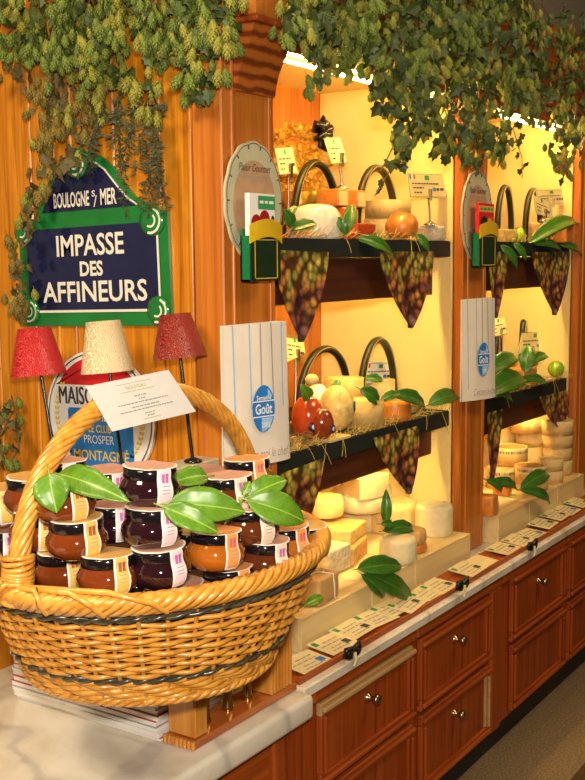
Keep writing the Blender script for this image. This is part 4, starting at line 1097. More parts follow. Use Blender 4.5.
# dried flower sheaf in the back corner
M['dried'] = plain('golden_dried_bract', (.68, .38, .03), .5, .4, 50); M['foil'] = plain('golden_foil', (.50, .28, .03), .25, .3, 30, metal=.6, bmp=.8)
Pd = PXY(300, 1.50, z); o = thing('dried_bouquet', 'golden dried hop bouquet with a black bow in the corner of the upper left shelf', 'bouquet', Pd)
b = MB(); b.lathe([(.030, 0), (.040, .03), (.058, .08), (.068, .12), (.0, .121)], 26, T3(*Pd), wob=.25); b.build('foil_wrap', M['foil'], o)
b = MB()
for k in range(620):
    a = rnd.uniform(0, 6.28); u = rnd.random() ** .5; zz = rnd.uniform(.12, .285); R_ = .10 * u * (1 - .7 * max(0, (zz - .2) / .1) ** 2 if zz > .2 else .7 + .3 * (zz - .12) / .08)
    c = Pd + Vector((R_ * math.cos(a) * 1.05, R_ * math.sin(a) * .7, zz)); d = Vector((rnd.gauss(0, 1), rnd.gauss(0, 1), rnd.gauss(.2, 1))).normalized(); t_ = d.cross(Vector((rnd.random(), rnd.random(), rnd.random()))).normalized(); s_ = rnd.uniform(.008, .014)
    b.add([c, c + d * s_ * .6 + t_ * s_ * .55, c + d * s_ * 1.3, c + d * s_ * .6 - t_ * s_ * .55], [[0, 1, 2, 3]])
b.build('dried_bracts', M['dried'], o, kind='stuff')
b = MB(); c = on_y(322, 133, 1.435)
for (dx, dz_) in ((-.034, .02), (.036, .014), (.030, -.018), (-.022, -.016), (.004, .036), (.012, -.040)):
    b.tube([c, c + Vector((dx * .6, -.012, dz_ * .5 + .006)), c + Vector((dx, -.004, dz_)), c + Vector((dx * .6, .008, dz_ * .6 - .006)), c], [.004, .010, .008, .009, .004], 8)
b.build('black_bow', M['black'], o)
# --- left bay, lower shelf
z = Z2 + e
board(341, 1.207, z, 40, .10, 'thin wooden board under the film wrapped cheeses, lower left shelf'); zb = z + .0062
ball_cheese(308, 1.262, z, 34, 46, 'red', 'bright orange red cheese in film at the left end of the lower left shelf', 'a2', sticker=(-2.2, -.3, .012))
ball_cheese(322, 1.228, zb, 25, 32, 'brown', 'shiny red brown waxed cheese at the front of the lower left shelf', 'a2', sticker=(-1.5, -.3, .010))
ball_cheese(337, 1.262, zb, 36, 46, 'rusk', 'crinkled yellow white film wrapped cheese with blue sticker, lower left shelf', 'a2', sticker=(-1.2, .1, .012))
ball_cheese(318, 1.33, z, 30, 46, 'film', 'pale film wrapped cheese standing behind the red brown one, lower left shelf', 'a2')
ball_cheese(312, 1.272, z + .118, 14, 11, 'pale', 'small yellow fruit topping the wrapped cheeses, lower left shelf', 'a2', name='lemon', cat='fruit')
Pb, hb = box_round(363, 1.262, z, 42, 28, 'lower round wooden cheese box of the pair, left of the orange topped box', 'a2', lid=False)
box_round(344, 1.345, z + hb * .62, 40, 27, 'tall round wooden cheese box raised behind the wrapped cheeses, lower left shelf', 'a2', lid=False)
o = MB().box(-.06, .06, -.05, .05, 0, hb * .61).build('wooden_riser', M['crate']); P = PXY(344, 1.345, z); P.y += .02; tgt(o, P); tag(o, 'small wooden riser under the tall round cheese box', 'riser')
round_cheese(395, 1.250, z, 33, 20, 'orange', 'short round cheese with orange rind at the front right of the lower left shelf', 'a2', dome=.1)
box_round(380, 1.37, z, 30, 30, 'round wooden cheese box behind, half hidden by leaves, lower left shelf', 'a2', mat='boxwood')
box_round(404, 1.325, z, 34, 14, 'flat round cheese box at the back right of the lower left shelf', 'a2')
price_tag(((364, 362), (396, 361.5), (396, 386), (360, 383)), 1.372, 'white price tag leaning in the arched handle, lower left shelf', (380, z, 'metal tag holder at the back of the lower left shelf'), 'white', True, seed=21)
price_tag(((285, 337), (303, 341), (306, 353), (287, 362)), 1.42, 'cream price tag beside the paper bag, lower left shelf', (294, z, 'metal tag holder beside the paper bag'), seed=22)
arch_handle(296, 349, 349, 1.45, z, 'arched dark handle above the film wrapped cheeses, lower left shelf', HG)
arch_handle(350, 402, 340, 1.365, z, 'arched dark handle behind the white price tag, lower left shelf', HG)
# --- crates on the ledge, left bay
def crate(x0, x1, y0, y1, z0, z1, label):
    o = thing('wooden_crate', label, 'crate', ((x0 + x1) / 2, y0, z0), 'upturned crates on the marble ledge')
    MB().box(x0, x1, y0 + .0062, y1, z0, z1 - .0005, bev=.001).build('body', M['crate'], o)
    MB().box(x0, x1, y0, y0 + .006, z0, z1, bev=.001).build('front_board', M['crate'], o)
zc = .596
crate(1.735, 2.012, 1.141, 1.46, ZL + e, zc, 'upturned wooden crate nearest the basket, left bay')
crate(2.018, 2.218, 1.141, 1.56, ZL + e, zc, 'upturned wooden crate in the middle of the left bay')
crate(2.222, 2.528, 1.141, 1.46, ZL + e, zc, 'upturned wooden crate against the middle post, left bay')
z = zc + e
slab(330, 1.150, z, 44, 27, .075, 'paper', 'cheese wrapped in brown paper and tied with string, beside the basket', 'a3', .10)
P = PXY(330, 1.150, z); wd = M2(44, P); H_ = M2(27, P)
b = MB(); Mr = Matrix.Translation(P) @ Matrix.Rotation(.10, 4, 'Z')
b.tube([Mr @ Vector(q) for q in ((wd * .22, -.0015, 0.001), (wd * .20, -.0018, H_ * .6), (wd * .14, -.001, H_ + .0012), (wd * .05, .04, H_ + .002), (0, .074, H_ + .001))], .0013, 5)
b.tube([Mr @ Vector(q) for q in ((-wd * .48, .03, H_ + .0014), (-wd * .1, .036, H_ + .003), (wd * .14, .02, H_ + .0022), (wd * .46, .035, H_ + .0014))], .0013, 5)
o = b.build('parcel_string', M['white']); recentre(o); tag(o, 'thin white string tied round the brown paper parcel', 'string')
slab(341, 1.240, z, 42, 26, .085, 'speck', 'pale speckled cheese block behind the brown paper parcel', 'a3')
slab(318, 1.330, z, 46, 36, .13, 'pale', 'tall yellow cream cheese block behind the basket tip', 'a3', .1)
P1, r1, h1 = round_cheese(325, 1.375, z + M2(36, PXY(318, 1.33, z)) + .001, 38, 20, 'pale', 'bright yellow white cheese wheel on top of the tall block, left bay', 'a3')
Ps = slab(361, 1.255, z, 52, 18, .12, 'tan', 'lower tan rinded cheese slab in the stack at the middle of the left crates', 'a3', .25)
h0 = M2(18, Ps)
slab(359, 1.27, z + h0 + e, 52, 14, .11, 'rusk', 'upper tan rinded cheese slab in the stack at the middle of the left crates', 'a3', .22); h1 = M2(13, PXY(359, 1.27, z + h0))
P2, r2, h2 = round_cheese(362, 1.352, z + h0 + h1 + 2 * e, 50, 16, 'white', 'white round cheese carrying the brie wedge', 'a3', dome=0)
wedge(366, 1.335, z + h0 + h1 + h2 + .002, 50, 20, -2.2, -1.2, 'white', 'cut', 'white brie wedge on top of the stack, left crates', 'a3')
round_cheese(398, 1.176, z, 38, 25, 'white', 'small white bloomy cheese at the front of the left crates', 'a3', dome=.2)
Pq, rq, hq = round_cheese(412, 1.19, z, 30, 9, 'orange', 'thin orange rinded cheese under the tan one, right of the white bloomy cheese', 'a3', dome=0)
round_cheese(411, 1.19, z + hq + .001, 31, 14, 'tan', 'tan rinded cheese stacked on the orange one, left crates', 'a3', dome=.1)
round_cheese(434, 1.26, z, 38, 31, 'white', 'large white bloomy wheel beside the middle post, left crates', 'a3', dome=.1)
round_cheese(392, 1.33, z, 52, 30, 'pale', 'large pale wheel at the back of the left crates', 'a3', dome=.1)
slab(313, 1.232, z, 24, 34, .07, 'white', 'tall white bloomy wedge standing behind the parcel at the basket tip', 'a3', .2)
round_cheese(362, 1.475, z, 60, 44, 'white', 'large white wheel at the very back of the left crates', 'a3', dome=.1)
# --- right bay, upper shelf
z = Z1 + e
slab(504, 1.30, z, 18, 13, .05, 'brown', 'small brown cheese in clear film near the leaflet holder, upper right shelf', 'b1')
ball_cheese(519, 1.295, z, 14, 16, 'green', 'yellow green fruit between the cheeses, upper right shelf', 'b1', name='lime', cat='fruit')
slab(510, 1.232, z, 32, 13, .05, 'rusk', 'flat film wrapped cheese at the front of the upper right shelf', 'b1')
slab(546, 1.25, z, 30, 20, .06, 'tan', 'long tan cheese under the price tags, upper right shelf', 'b1')
slab(570, 1.222, z, 20, 20, .05, 'orange', 'orange cheese block at the right end of the upper right shelf', 'b1')
price_tag(((536, 189.5), (566, 189), (566, 205.5), (538, 204)), 1.232, 'yellow price tag on the back of the upper right shelf', (551, z, 'metal tag holder at the back of the upper right shelf'), seed=31)
price_tag(((533, 195), (549, 202), (552, 217), (536, 214)), 1.222, 'grey tilted price tag in front of the yellow one, upper right shelf', (543, z + M2(20, PXY(546, 1.25, z)) + .001, 'metal tag holder standing on the long tan cheese'), 'paper', seed=32)
arch_handle(490, 516, 187, 1.40, z, 'arched dark handle beside the leaflet holder, upper right shelf', HG)
arch_handle(515, 548, 190, 1.31, z, 'arched dark handle behind the grey tilted tag, upper right shelf', HG)
# --- right bay, lower shelf
z = Z2 + e
board(552, 1.222, z, 24, .09, 'thin wooden board under the green apple, lower right shelf')
slab(531, 1.24, z, 34, 17, .06, 'orange', 'orange crusted cheese on the lower right shelf', 'b2'); 
slab(533, 1.25, z + M2(17, PXY(531, 1.24, z)) + e, 28, 6, .04, 'rusk', 'thin yellow cheese slice on the orange crusted cheese', 'b2')
ball_cheese(556, 1.25, z + .0062, 16, 16, 'green', 'bright green apple on the lower right shelf', 'b2', name='apple', cat='fruit')
ball_cheese(520, 1.222, z, 12, 9, 'pale', 'small yellow cheese piece among the leaves, lower right shelf', 'b2')
price_tag(((522, 333), (548, 332.5), (546, 350), (518, 354)), 1.305, 'cream price tag behind the orange crusted cheese, lower right shelf', (532, z, 'metal tag holder behind the orange crusted cheese'), seed=33)
price_tag(((490, 319), (504, 316.5), (508, 334), (492, 337)), 1.33, 'cream price tag beside the middle post, lower right shelf', (499, z, 'metal tag holder beside the middle post'), seed=34)
arch_handle(508, 535, 322, 1.37, z, 'arched dark handle behind the price tag, lower right shelf', HG)
arch_handle(486, 507, 332, 1.44, z, 'arched dark handle half hidden by the middle post, lower right shelf', HG)
# --- right bay, crates and boxes
zc = .603
crate(2.710, 2.930, 1.141, 1.46, ZL + e, zc, 'upturned wooden crate beside the middle post, right bay')
crate(2.934, 3.160, 1.141, 1.46, ZL + e, zc, 'upturned wooden crate in the middle of the right bay')
crate(3.164, 3.400, 1.141, 1.46, ZL + e, zc, 'upturned wooden crate at the far end of the right bay')
z = zc + e
slab(496, 1.150, z, 19, 20, .055, 'orange', 'orange cheese cube at the front beside the middle post, right crates', 'b3', .1)
slab(511, 1.215, z, 15, 16, .05, 'orange', 'darker orange cheese piece right of the orange cube', 'b3', .2)
lt = plain('brown_box_label', (.36, .14, .03), .4)
Pa, ha = box_round(531, 1.200, z, 33, 8, 'low round box under the printed box with a brown lid, right crates', 'b3', lid=False)
box_round(530, 1.20, z + ha + .001, 31, 16, 'printed round wooden box with a reddish open top, front of the right crates', 'b3', printed=True, top=lt)
Pa, ha = box_round(501, 1.285, z, 29, 20, 'round printed wooden box behind the orange cubes', 'b3', printed=True)
box_round(510, 1.285, z + ha + .002, 35, 17, 'printed round wooden box with brown lid label, tilted look, on the left stack', 'b3', printed=True, top=lt)
Pc, hc = box_round(528, 1.31, z, 31, 26, 'tall pale box stack behind the printed boxes', 'b3')
Pc2, hc2 = box_round(531, 1.31, z + hc + .001, 31, 14, 'white cream cheese box in the middle of the right crates', 'b3', mat='boxlid')
box_round(526, 1.31, z + hc + hc2 + .002, 32, 13, 'brightly lit round box on top of the middle stack', 'b3')
Pc, hc = box_round(503, 1.40, z, 26, 46, 'tall round box at the back left of the right crates', 'b3')
zz = z; hts = (14, 13, 12, 14)
for k, (w, lb) in enumerate(((30, 'lowest'), (29, 'second'), (31, 'third'), (32, 'topmost'))):
    Pq, hq = box_round(557, 1.26, zz, w, hts[k], f'pale round wooden box, {lb} of the right hand stack, right crates', 'b3', mat='boxlid'); zz += hq + .001
Pq, hq = box_round(551, 1.185, z, 24, 12, 'lower pale round box in front of the right hand stack', 'b3', mat='boxlid')
box_round(551, 1.185, z + hq + .001, 24, 12, 'upper pale round box in front of the right hand stack', 'b3', mat='boxlid')
# ------------------------------------------------------------------ grape print pennants under the shelf edges
def grape():
    m, nt, bs = newmat('grape_print_cloth')
    v = coords(nt)
    vo = nt.nodes.new('ShaderNodeTexVoronoi'); vo.inputs['Scale'].default_value = 50; nt.links.new(v, vo.inputs['Vector'])
    n = noise_n(nt, v, 17, 3)
    hue = ramp(nt, [(.34, (.16, .06, .08)), (.45, (.36, .11, .06)), (.54, (.60, .30, .06)), (.63, (.22, .26, .05)), (.74, (.80, .58, .12))]); nt.links.new(n, hue.inputs[0])
    tcg = nt.nodes.new('ShaderNodeTexCoord'); sg = nt.nodes.new('ShaderNodeSeparateXYZ'); nt.links.new(tcg.outputs['Generated'], sg.inputs[0])
    hm = nt.nodes.new('ShaderNodeMath'); hm.operation = 'MULTIPLY_ADD'; hm.inputs[1].default_value = .30
    nt.links.new(sg.outputs['Z'], hm.inputs[0]); hb_ = nt.nodes.new('ShaderNodeMath'); hb_.operation = 'SUBTRACT'; hb_.inputs[1].default_value = .16
    nt.links.new(n, hb_.inputs[0]); nt.links.new(hb_.outputs[0], hm.inputs[2]); nt.links.new(hm.outputs[0], hue.inputs[0])
    sh = ramp(nt, [(.0, (1.5, 1.4, 1.3)), (.35, (1.15, 1.1, 1.0)), (.85, (.16, .13, .12))]); nt.links.new(vo.outputs['Distance'], sh.inputs[0])
    sc2 = nt.nodes.new('ShaderNodeMath'); sc2.operation = 'MULTIPLY'; sc2.inputs[1].default_value = 1.3; nt.links.new(vo.outputs['Distance'], sc2.inputs[0]); nt.links.new(sc2.outputs[0], sh.inputs[0])
    mx = nt.nodes.new('ShaderNodeMixRGB'); mx.blend_type = 'MULTIPLY'; mx.inputs[0].default_value = 1
    nt.links.new(hue.outputs[0], mx.inputs[1]); nt.links.new(sh.outputs[0], mx.inputs[2]); nt.links.new(mx.outputs[0], bs.inputs['Base Color'])
    bs.inputs['Roughness'].default_value = .45; return m
M['grape'] = grape()
for lf_, rt_, tip, lb in (((274, 250), (329, 252), (299, 342), 'grape print pennant at the left end of the left upper shelf'), ((380, 252), (434, 251), (409, 328), 'grape print pennant at the right of the left upper shelf'),
                     ((281, 474), (324, 458), (300, 532), 'grape print pennant at the left end of the left lower shelf, behind the basket'), ((374, 438), (418, 426), (407, 494), 'grape print pennant at the right of the left lower shelf'),
                     ((489, 251), (508, 252), (494, 318), 'grape print pennant beside the middle post, right upper shelf'), ((532, 252), (570, 252), (553, 315), 'grape print pennant at the far end of the right upper shelf'),
                     ((488, 413), (503, 409), (490, 484), 'grape print pennant beside the middle post, right lower shelf'), ((540, 397), (573, 389), (558, 429), 'grape print pennant at the far end of the right lower shelf')):
    A, B, T_ = on_y(*lf_, 1.206), on_y(*rt_, 1.206), on_y(*tip, 1.206)
    def fn(u, v, sgn=0):
        e0 = A.lerp(B, u); k = v ** 1.0
        wv = 1 - v ** 1.7 * .97
        c = T_ + (A.lerp(B, .5) - T_) * (1 - v)
        p = c + (B - A) * (u - .5) * wv
        p.y = 1.2065 - .006 * math.sin(u * 7 + 1) * v - .004 * v + sgn
        return p
    b = MB(); b.grid(fn, 14, 14); b.grid(lambda u, v: fn(u, v, .0012), 14, 14)
    o = b.build('grape_pennant', M['grape']); recentre(o); tag(o, lb, 'pennant', 'grape print pennants along the shelves')
# straw on the shelf edges
M['straw'] = plain('dry_straw', (.62, .42, .10), .5, .3, 50)
for (a, b_, zz, lb, nn) in (((281, 0), (445, 0), Z1, 'loose straw under the cheeses on the left upper shelf', 90), ((283, 0), (447, 0), Z2, 'loose straw under the cheeses on the left lower shelf', 150), ((495, 0), (572, 0), Z1, 'loose straw under the cheeses on the right upper shelf', 70), ((492, 0), (572, 0), Z2, 'loose straw under the cheeses on the right lower shelf', 110)):
    b = MB()
    for k in range(nn):
        px = a[0] + (b_[0] - a[0]) * (rnd.random() ** (1.4 if zz == Z2 and a[0] < 400 else 1)); P = PXY(px, rnd.uniform(1.2065, 1.24), zz); hang = rnd.random() < .045
        an = rnd.uniform(-1.2, 1.2); L_ = rnd.uniform(.02, .06)
        if hang: pts = [P + Vector((-.01, .02, .003)), P + Vector((0, min(0, 1.206 - P.y), .004)), P + Vector((L_ * .3 * an, 1.200 - P.y, -L_ * .5)), P + Vector((L_ * .6 * an, 1.198 - P.y + .0, -L_ * 1.1))]
        else: pts = [P + Vector((0, 0, .002)), P + Vector((L_ * .5 * math.cos(an), L_ * .2 * math.sin(an), .006 + rnd.random() * .012)), P + Vector((L_ * math.cos(an), L_ * .4 * math.sin(an), rnd.uniform(.002, .03)))]
        b.tube(pts, .0007, 4)
    o = b.build('straw', M['straw']); recentre(o); tag(o, lb, 'straw', kind='stuff')
b = MB(); P = PXY(300, 1.232, Z2)
for k in range(220):
    a = rnd.uniform(0, 6.28); c = P + Vector((rnd.gauss(0, .020), rnd.gauss(0, .010), .002 + abs(rnd.gauss(0, .010)))); d = Vector((math.cos(a), math.sin(a) * .4, rnd.uniform(-.3, .3))) * .018
    b.tube([c - d, c + Vector((0, 0, .004)), c + d], .0007, 4)
o = b.build('straw_nest', plain('brown_moss_straw', (.30, .20, .06), .7, .4)); recentre(o); tag(o, 'tangled brown straw nest at the left end of the left lower shelf', 'straw', kind='stuff')
# leaves among the cheeses
def LS(a, b_, ya, yb, w, lb, g, m='leaf2', **k): leaf(on_y(*a, ya), on_y(*b_, yb), w, lb, m=m, group=g, **k)
G = 'laurel leaves on the left upper shelf'
LS((292, 227), (283, 209), 1.225, 1.222, 13, 'upright leaf left of the white wrapped cheese', G); LS((291, 230), (317, 224), 1.215, 1.195, 13, 'leaf lying across the front of the white wrapped cheese', G)
LS((284, 224), (297, 206), 1.235, 1.24, 9, 'small folded leaf above the leaflet holder', G); LS((347, 232), (353, 204), 1.215, 1.222, 14, 'upright leaf in front of the orange blocks', G)
LS((337, 217), (347, 236), 1.22, 1.205, 11, 'leaf hanging left of the red film wrapped slab', G); LS((356, 238), (393, 257), 1.215, 1.188, 15, 'large leaf hanging over the shelf edge below the red slab', G)
LS((415, 234), (429, 251), 1.212, 1.192, 10, 'leaf hanging over the shelf edge below the orange ball', G)
G = 'laurel leaves on the left lower shelf'
LS((333, 399), (339, 379), 1.27, 1.28, 11, 'small upright leaf in front of the tall wooden box', G); LS((360, 389), (379, 404), 1.235, 1.22, 16, 'leaf between the wooden boxes', G)
LS((366, 378), (383, 381), 1.32, 1.30, 10, 'small leaf lying on the rear box', G); LS((392, 395), (425, 408), 1.225, 1.212, 17, 'long leaf right of the orange topped cheese', G)
LS((428, 405), (459, 396), 1.212, 1.200, 17, 'broad leaf at the right end against the middle post', G); LS((380, 401), (401, 394), 1.225, 1.215, 10, 'narrow leaf above the short orange cheese', G)
LS((309, 400), (300, 384), 1.25, 1.25, 14, 'yellowish leaf above the red cheese beside the paper bag', G, 'leaf')
G = 'laurel leaves on the left crates'
LS((357, 569), (402, 566), 1.130, 1.118, 21, 'big dark leaf spread in front of the crates, uppermost of its cluster', G, droop=.06); LS((364, 572), (413, 600), 1.128, 1.112, 22, 'big dark leaf of the cluster pointing to the price cards', G, droop=.06); LS((361, 574), (384, 598), 1.132, 1.125, 13, 'narrow leaf hanging down in the crate cluster', G)
LS((386, 523), (386, 489), 1.225, 1.23, 11, 'tall leaf standing upright beside the brie wedge', G); LS((383, 531), (414, 529), 1.200, 1.185, 15, 'leaf above the small white bloomy cheese', G); LS((381, 524), (395, 526), 1.20, 1.19, 9, 'short leaf below the upright one', G)
LS((304, 606), (323, 597), 1.135, 1.130, 11, 'bright leaf low beside the basket in front of the crate', G, 'leaf')
G = 'laurel leaves on the right shelves'
LS((528, 244), (578, 226), 1.215, 1.205, 17, 'large dark leaf lying along the right upper shelf', G); LS((500, 245), (517, 269), 1.212, 1.190, 11, 'leaf hanging over the right upper shelf next to the holder', G); LS((513, 243), (526, 261), 1.212, 1.192, 9, 'second hanging leaf on the right upper shelf', G)
LS((533, 244), (562, 256), 1.212, 1.194, 10, 'hanging leaf below the large dark leaf, right upper shelf', G); LS((560, 245), (583, 260), 1.212, 1.194, 10, 'hanging leaf at the far end of the right upper shelf', G)
LS((484, 396), (524, 379), 1.205, 1.195, 24, 'wide leaf nearest the middle post, right lower shelf', G); LS((486, 374), (517, 358), 1.23, 1.225, 18, 'leaf above the wide one by the middle post', G); LS((525, 373), (528, 345), 1.228, 1.24, 16, 'upright leaf in front of the price tag, right lower shelf', G); LS((530, 364), (547, 356), 1.23, 1.232, 10, 'small leaf left of the green apple', G); LS((515, 382), (547, 386), 1.212, 1.200, 10, 'long narrow leaf below the orange crusted cheese', G); LS((492, 392), (512, 402), 1.200, 1.192, 12, 'leaf drooping over the shelf edge beside the paper bag', G)
G = 'laurel leaves on the right crates'
LS((520, 489), (548, 474), 1.165, 1.16, 15, 'leaf rising in front of the printed round box', G); LS((520, 490), (549, 504), 1.140, 1.128, 12, 'leaf hanging over the crate front, right bay', G); LS((488, 483), (516, 489), 1.17, 1.16, 12, 'leaf lying behind the orange cube', G); LS((486, 480), (502, 492), 1.165, 1.155, 10, 'leaf against the middle post above the orange cube', G)
# small green and yellow clutter on the ledge behind the cards
for px, py, w, m, lb in ((409, 578, 13, 'rusk', 'yellow scrap of rind behind the price cards in front of the left crates'), ((421), 572, 10, 'tan', 'tan scrap of rind behind the price cards near the middle post')):
    P = PXY(px, 1.128, ZL + .0105); b = MB(); b.lathe([(.001, 0), (.012, .002), (.010, .007), (0, .009)], 12, wob=.3, seed=px); o = b.build('rind_scrap', C[m]); tgt(o, P); tag(o, lb, 'cheese scrap')

# ================================================================== HOP GARLANDS
def cone_mesh(name, m):
    b = MB(); L_, R_ = .030, .0105
    prof_ = lambda t: R_ * (math.sin(math.pi * min(1, t * .86 + .13)) ** .8)
    b.lathe([(prof_(t) * .72 + .0004, -L_ * t) for t in (0, .2, .4, .6, .8, .96)], 8)
    for i in range(6):
        t = .06 + i * .155
        for k in range(6):
            a = 2 * math.pi * (k + .5 * (i % 2)) / 6; r_ = prof_(t)
            ca, sa = math.cos(a), math.sin(a)
            def pt(rr, da, z_): return (rr * math.cos(a + da), rr * math.sin(a + da), z_)
            z_ = -L_ * t
            b.add([pt(r_ * .65, 0, z_ + .002), pt(r_ * 1.02, -.5, z_ - .004), pt(r_ * 1.12, 0, z_ - .0095), pt(r_ * 1.02, .5, z_ - .004), pt(r_ * 1.13, 0, z_ - .004)], [[0, 1, 4], [0, 4, 3], [1, 2, 4], [4, 2, 3]])
    b.tube([(0, 0, 0), (.001, 0, .010)], .0008, 4)
    me = b.build(name, m); dat = me.data; bpy.data.objects.remove(me); return dat, b
CONES = {k: cone_mesh('hop_cone', M[k]) for k in ('hop', 'hop2', 'hopb')}
def inpoly(x, y_, P):
    c = False; n = len(P)
    for i in range(n):
        (x1, y1), (x2, y2) = P[i], P[i - 1]
        if (y1 > y_) != (y2 > y_) and x < (x2 - x1) * (y_ - y1) / (y2 - y1) + x1: c = not c
    return c
def hopleaf(mb, c, nrm, down, s_, mi=0):
    nrm = nrm.normalized(); x = (down - nrm * down.dot(nrm)).normalized(); y_ = nrm.cross(x)
    shp = [(0, 0), (-.15, .35), (.05, .62), (.32, .46), (.62, .60), (.66, .32), (1.05, 0)]
    pts = shp + [(a, -b_) for a, b_ in reversed(shp[1:-1])]
    q = [c + x * a * s_ + y_ * b_ * s_ * .9 + nrm * (.22 * abs(b_) - .28 * a * a) * s_ for a, b_ in pts]
    m_ = c + x * .4 * s_ + nrm * -.10 * s_; n = len(q)
    mb.add([m_] + q, [[0, 1 + i, 1 + (i + 1) % n] for i in range(n)], None, mi)
def garland(label, poly, plane, out, n_c, n_l, kinds, leafm, depth_rng, n_ind=70, leafs=(.013, .025), cat='hop garland', csc=(.55, .82)):
    """plane(px,py,off) -> point in the real place; out = direction the bine bulges from its support"""
    xs = [p[0] for p in poly]; ys = [p[1] for p in poly]
    pts = []
    r = random.Random(len(label) * 7 + n_c)
    def samp():
        while True:
            x, y_ = r.uniform(min(xs), max(xs)), r.uniform(min(ys), max(ys))
            if inpoly(x, y_, poly): return x, y_
    o0 = plane(sum(xs) / len(xs), min(ys), 0)
    o = thing('hop_garland', label, cat, o0, 'hop garlands along the top')
    out = Vector(out).normalized(); down = Vector((0, 0, -1))
    # stems
    b = MB()
    for k in range(max(4, n_l // 22)):
        x, y_ = samp(); q = [plane(x + r.uniform(-12, 12) * t, y_ - 14 + (t - .5) * 40, depth_rng[0] + r.random() * (depth_rng[1] - depth_rng[0]) * .6) for t in (0, .35, .7, 1)]
        b.tube(q, .0016, 5)
    b.build('bine_stem', M['stem'], o)
    b = MB()
    for k in range(n_l):
        x, y_ = samp(); u = r.random() ** .7
        c = plane(x, y_, depth_rng[0] + u * (depth_rng[1] - depth_rng[0]))
        nrm = out + Vector((r.gauss(0, .6), r.gauss(0, .6), r.gauss(.15, .5)))
        hopleaf(b, c, nrm, down + Vector((r.gauss(0, .6), r.gauss(0, .6), 0)), r.uniform(*leafs))
    b.build('foliage', M[leafm], o, kind='stuff')
    cl = []
    while len(cl) < n_c:
        x, y_ = samp(); off = depth_rng[0] + (depth_rng[1] - depth_rng[0]) * (.35 + .65 * r.random()); kd = r.choice(kinds)
        for q in range(r.randint(2, 4)):
            c = plane(x, y_, off) + Vector((r.gauss(0, .011), r.gauss(0, .011), r.gauss(0, .016)))
            cl.append((off, c, kd, r.uniform(*csc), r.uniform(-.45, .45), r.uniform(-.45, .45), r.uniform(0, 6.28)))
    cl.sort(key=lambda t: depth(t[1])); rest = {}
    for i, (off, c, kd, s_, a, b2, g_) in enumerate(cl[:n_c]):
        Mx = Matrix.Translation(c) @ Matrix.Rotation(a, 4, 'X') @ Matrix.Rotation(b2, 4, 'Y') @ Matrix.Rotation(g_, 4, 'Z') @ Matrix.Diagonal((s_, s_, s_ * r.uniform(.95, 1.2), 1))
        if i < n_ind:
            h = bpy.data.objects.new('hop_cone', CONES[kd][0]); COL.objects.link(h); h.parent = o
            h.matrix_local = Matrix.Translation(-Vector(o.location)) @ Mx
        else:
            src = CONES[kd][1]; rest.setdefault(kd, MB()).add([Mx @ v for v in src.v], src.f)
    if rest:
        allm = MB(); ms = []
        for mi, (kd, mb) in enumerate(rest.items()): allm.add(mb.v, mb.f, None, mi); ms.append(M[kd])
        allm.build('inner_hop_cones', ms, o, kind='stuff')
    return o
wallp = lambda px, py, off: on_x(px, py, 1.592 - off)
railp = lambda px, py, off: on_y(px, py, 1.165 - off)
garland('green hop garland across the top of the pine wall, left of the bracket', [(-15, -25), (244, -25), (243, 18), (236, 30), (222, 42), (214, 70), (208, 104), (196, 104), (186, 88), (180, 60), (168, 52), (150, 62), (136, 42), (118, 40), (112, 56), (98, 72), (60, 66), (30, 50), (-15, 60)], wallp, (-1, 0, .1), 360, 420, ('hop', 'hop', 'hop2'), 'hopleaf', (.005, .11), 90, csc=(.58, .84))
garland('brown drying hop strand drooping beside the street sign', [(20, 40), (100, 55), (110, 95), (88, 150), (76, 165), (58, 178), (46, 205), (34, 225), (26, 300), (16, 330), (6, 330), (12, 240), (28, 185), (36, 140), (20, 90), (-10, 80), (-10, 45)], wallp, (-1, 0, .1), 120, 120, ('hopb', 'hopb', 'hop2'), 'hopleafb', (.004, .06), 60, csc=(.62, .88))
garland('small hop spray bending over the top of the street sign', [(88, 92), (100, 70), (118, 62), (140, 72), (160, 84), (162, 100), (148, 110), (140, 92), (122, 78), (106, 86), (100, 104), (90, 104)], wallp, (-1, 0, .1), 26, 30, ('hop', 'hop2'), 'hopleaf', (.01, .06), 26, csc=(.66, .94))
garland('hop tuft low at the left edge beside the basket handle', [(-12, 392), (8, 396), (26, 440), (18, 468), (-12, 474)], wallp, (-1, 0, .1), 14, 26, ('hopb', 'hop'), 'hopleafb', (.01, .05), 14)
garland('hop garland over the left bay, right of the bracket', [(288, -25), (372, -25), (376, 36), (366, 56), (352, 64), (344, 58), (334, 58), (325, 66), (319, 88), (312, 60), (304, 50), (296, 40), (284, 26)], railp, (-.3, -1, .1), 240, 260, ('hop', 'hop', 'hop2'), 'hopleaf', (.0, .11), 70)
garland('thick hop garland hanging in front of the middle post', [(366, -25), (535, -25), (530, 90), (516, 108), (508, 140), (498, 168), (486, 150), (474, 172), (462, 150), (448, 156), (440, 166), (430, 138), (418, 124), (408, 148), (398, 172), (388, 162), (400, 130), (392, 108), (380, 112), (376, 92), (368, 84), (366, 70), (372, 50)], railp, (-.3, -1, .1), 560, 900, ('hop', 'hop', 'hop', 'hop2'), 'hopleaf', (-.01, .16), 95, leafs=(.015, .029))
garland('hop garland over the right bay at the photo edge', [(512, 30), (556, 8), (600, 14), (605, 150), (584, 160), (574, 152), (568, 178), (560, 180), (552, 150), (546, 128), (530, 112), (516, 100)], railp, (-.3, -1, .1), 230, 420, ('hop', 'hop2', 'hopb'), 'hopleaf', (-.01, .13), 60)
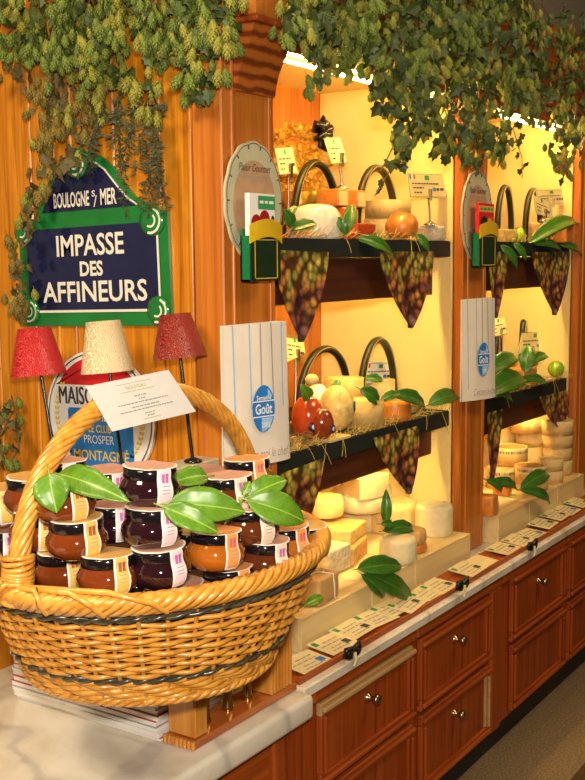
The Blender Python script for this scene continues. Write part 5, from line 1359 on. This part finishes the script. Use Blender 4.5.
# trailing tips of bine with single leaves
for px0, py0, pts_, lb in ((415, 118, [(412, 130), (402, 146), (394, 160), (388, 174), (376, 192)], 'thin hop tendril trailing down in front of the left bay'), (520, 118, [(513, 128), (517, 142), (522, 158), (522, 178)], 'thin hop tendril trailing down right of the middle post')):
    o = thing('hop_tendril', lb, 'hop garland', on_y(px0, py0, 1.10), 'trailing hop tendrils')
    path = [on_y(px0, py0, 1.10)] + [on_y(a, b_, 1.10 + .01 * i) for i, (a, b_) in enumerate(pts_)]
    MB().tube(path, .0012, 5).build('stem', M['stem'], o)
    b = MB()
    for i in range(len(path) - 1):
        for q in range(3): hopleaf(b, path[i].lerp(path[i + 1], rnd.random()) + Vector((rnd.gauss(0, .008), rnd.gauss(0, .008), 0)), Vector((-.3 + rnd.gauss(0, .5), -1, rnd.gauss(.1, .5))), Vector((rnd.gauss(0, .5), 0, -1)), rnd.uniform(.012, .024))
    b.build('tendril_leaves', M['hopleaf'], o, kind='stuff')
# dark needle sprigs hanging on the wall above the sign
o = thing('herb_sprig', 'dark green drooping needle leaved sprigs hanging over the street sign', 'sprig', on_x(130, 84, 1.56))
M['sprig'] = plain('dark_sprig', (.055, .065, .022), .6, .4)
for path in ([(120, 84), (117, 110), (119, 140), (122, 172)], [(136, 100), (132, 120), (128, 142)], [(146, 104), (152, 130), (156, 160), (160, 182)], [(158, 112), (158, 140), (150, 170), (150, 188)], [(92, 108), (110, 116), (130, 112), (146, 108)], [(100, 118), (94, 136), (92, 152)], [(86, 120), (82, 145)], [(146, 112), (142, 138), (146, 158)]):
    P3 = [on_x(a, b_, 1.56 - .012 * (i % 2)) for i, (a, b_) in enumerate(path)]
    b = MB(); b.tube(P3, .0014, 5)
    for i in range(len(P3) - 1):
        for q in range(60):
            c = P3[i].lerp(P3[i + 1], q / 26); d = Vector((rnd.gauss(0, .6), rnd.gauss(0, 1), rnd.gauss(-.5, .6))).normalized() * rnd.uniform(.009, .022); s_ = Vector((0, d.z, -d.y)).normalized() * .0018
            b.add([c, c + d * .5 + s_, c + d, c + d * .5 - s_], [[0, 1, 2, 3]])
    b.build('sprig', M['sprig'], o)
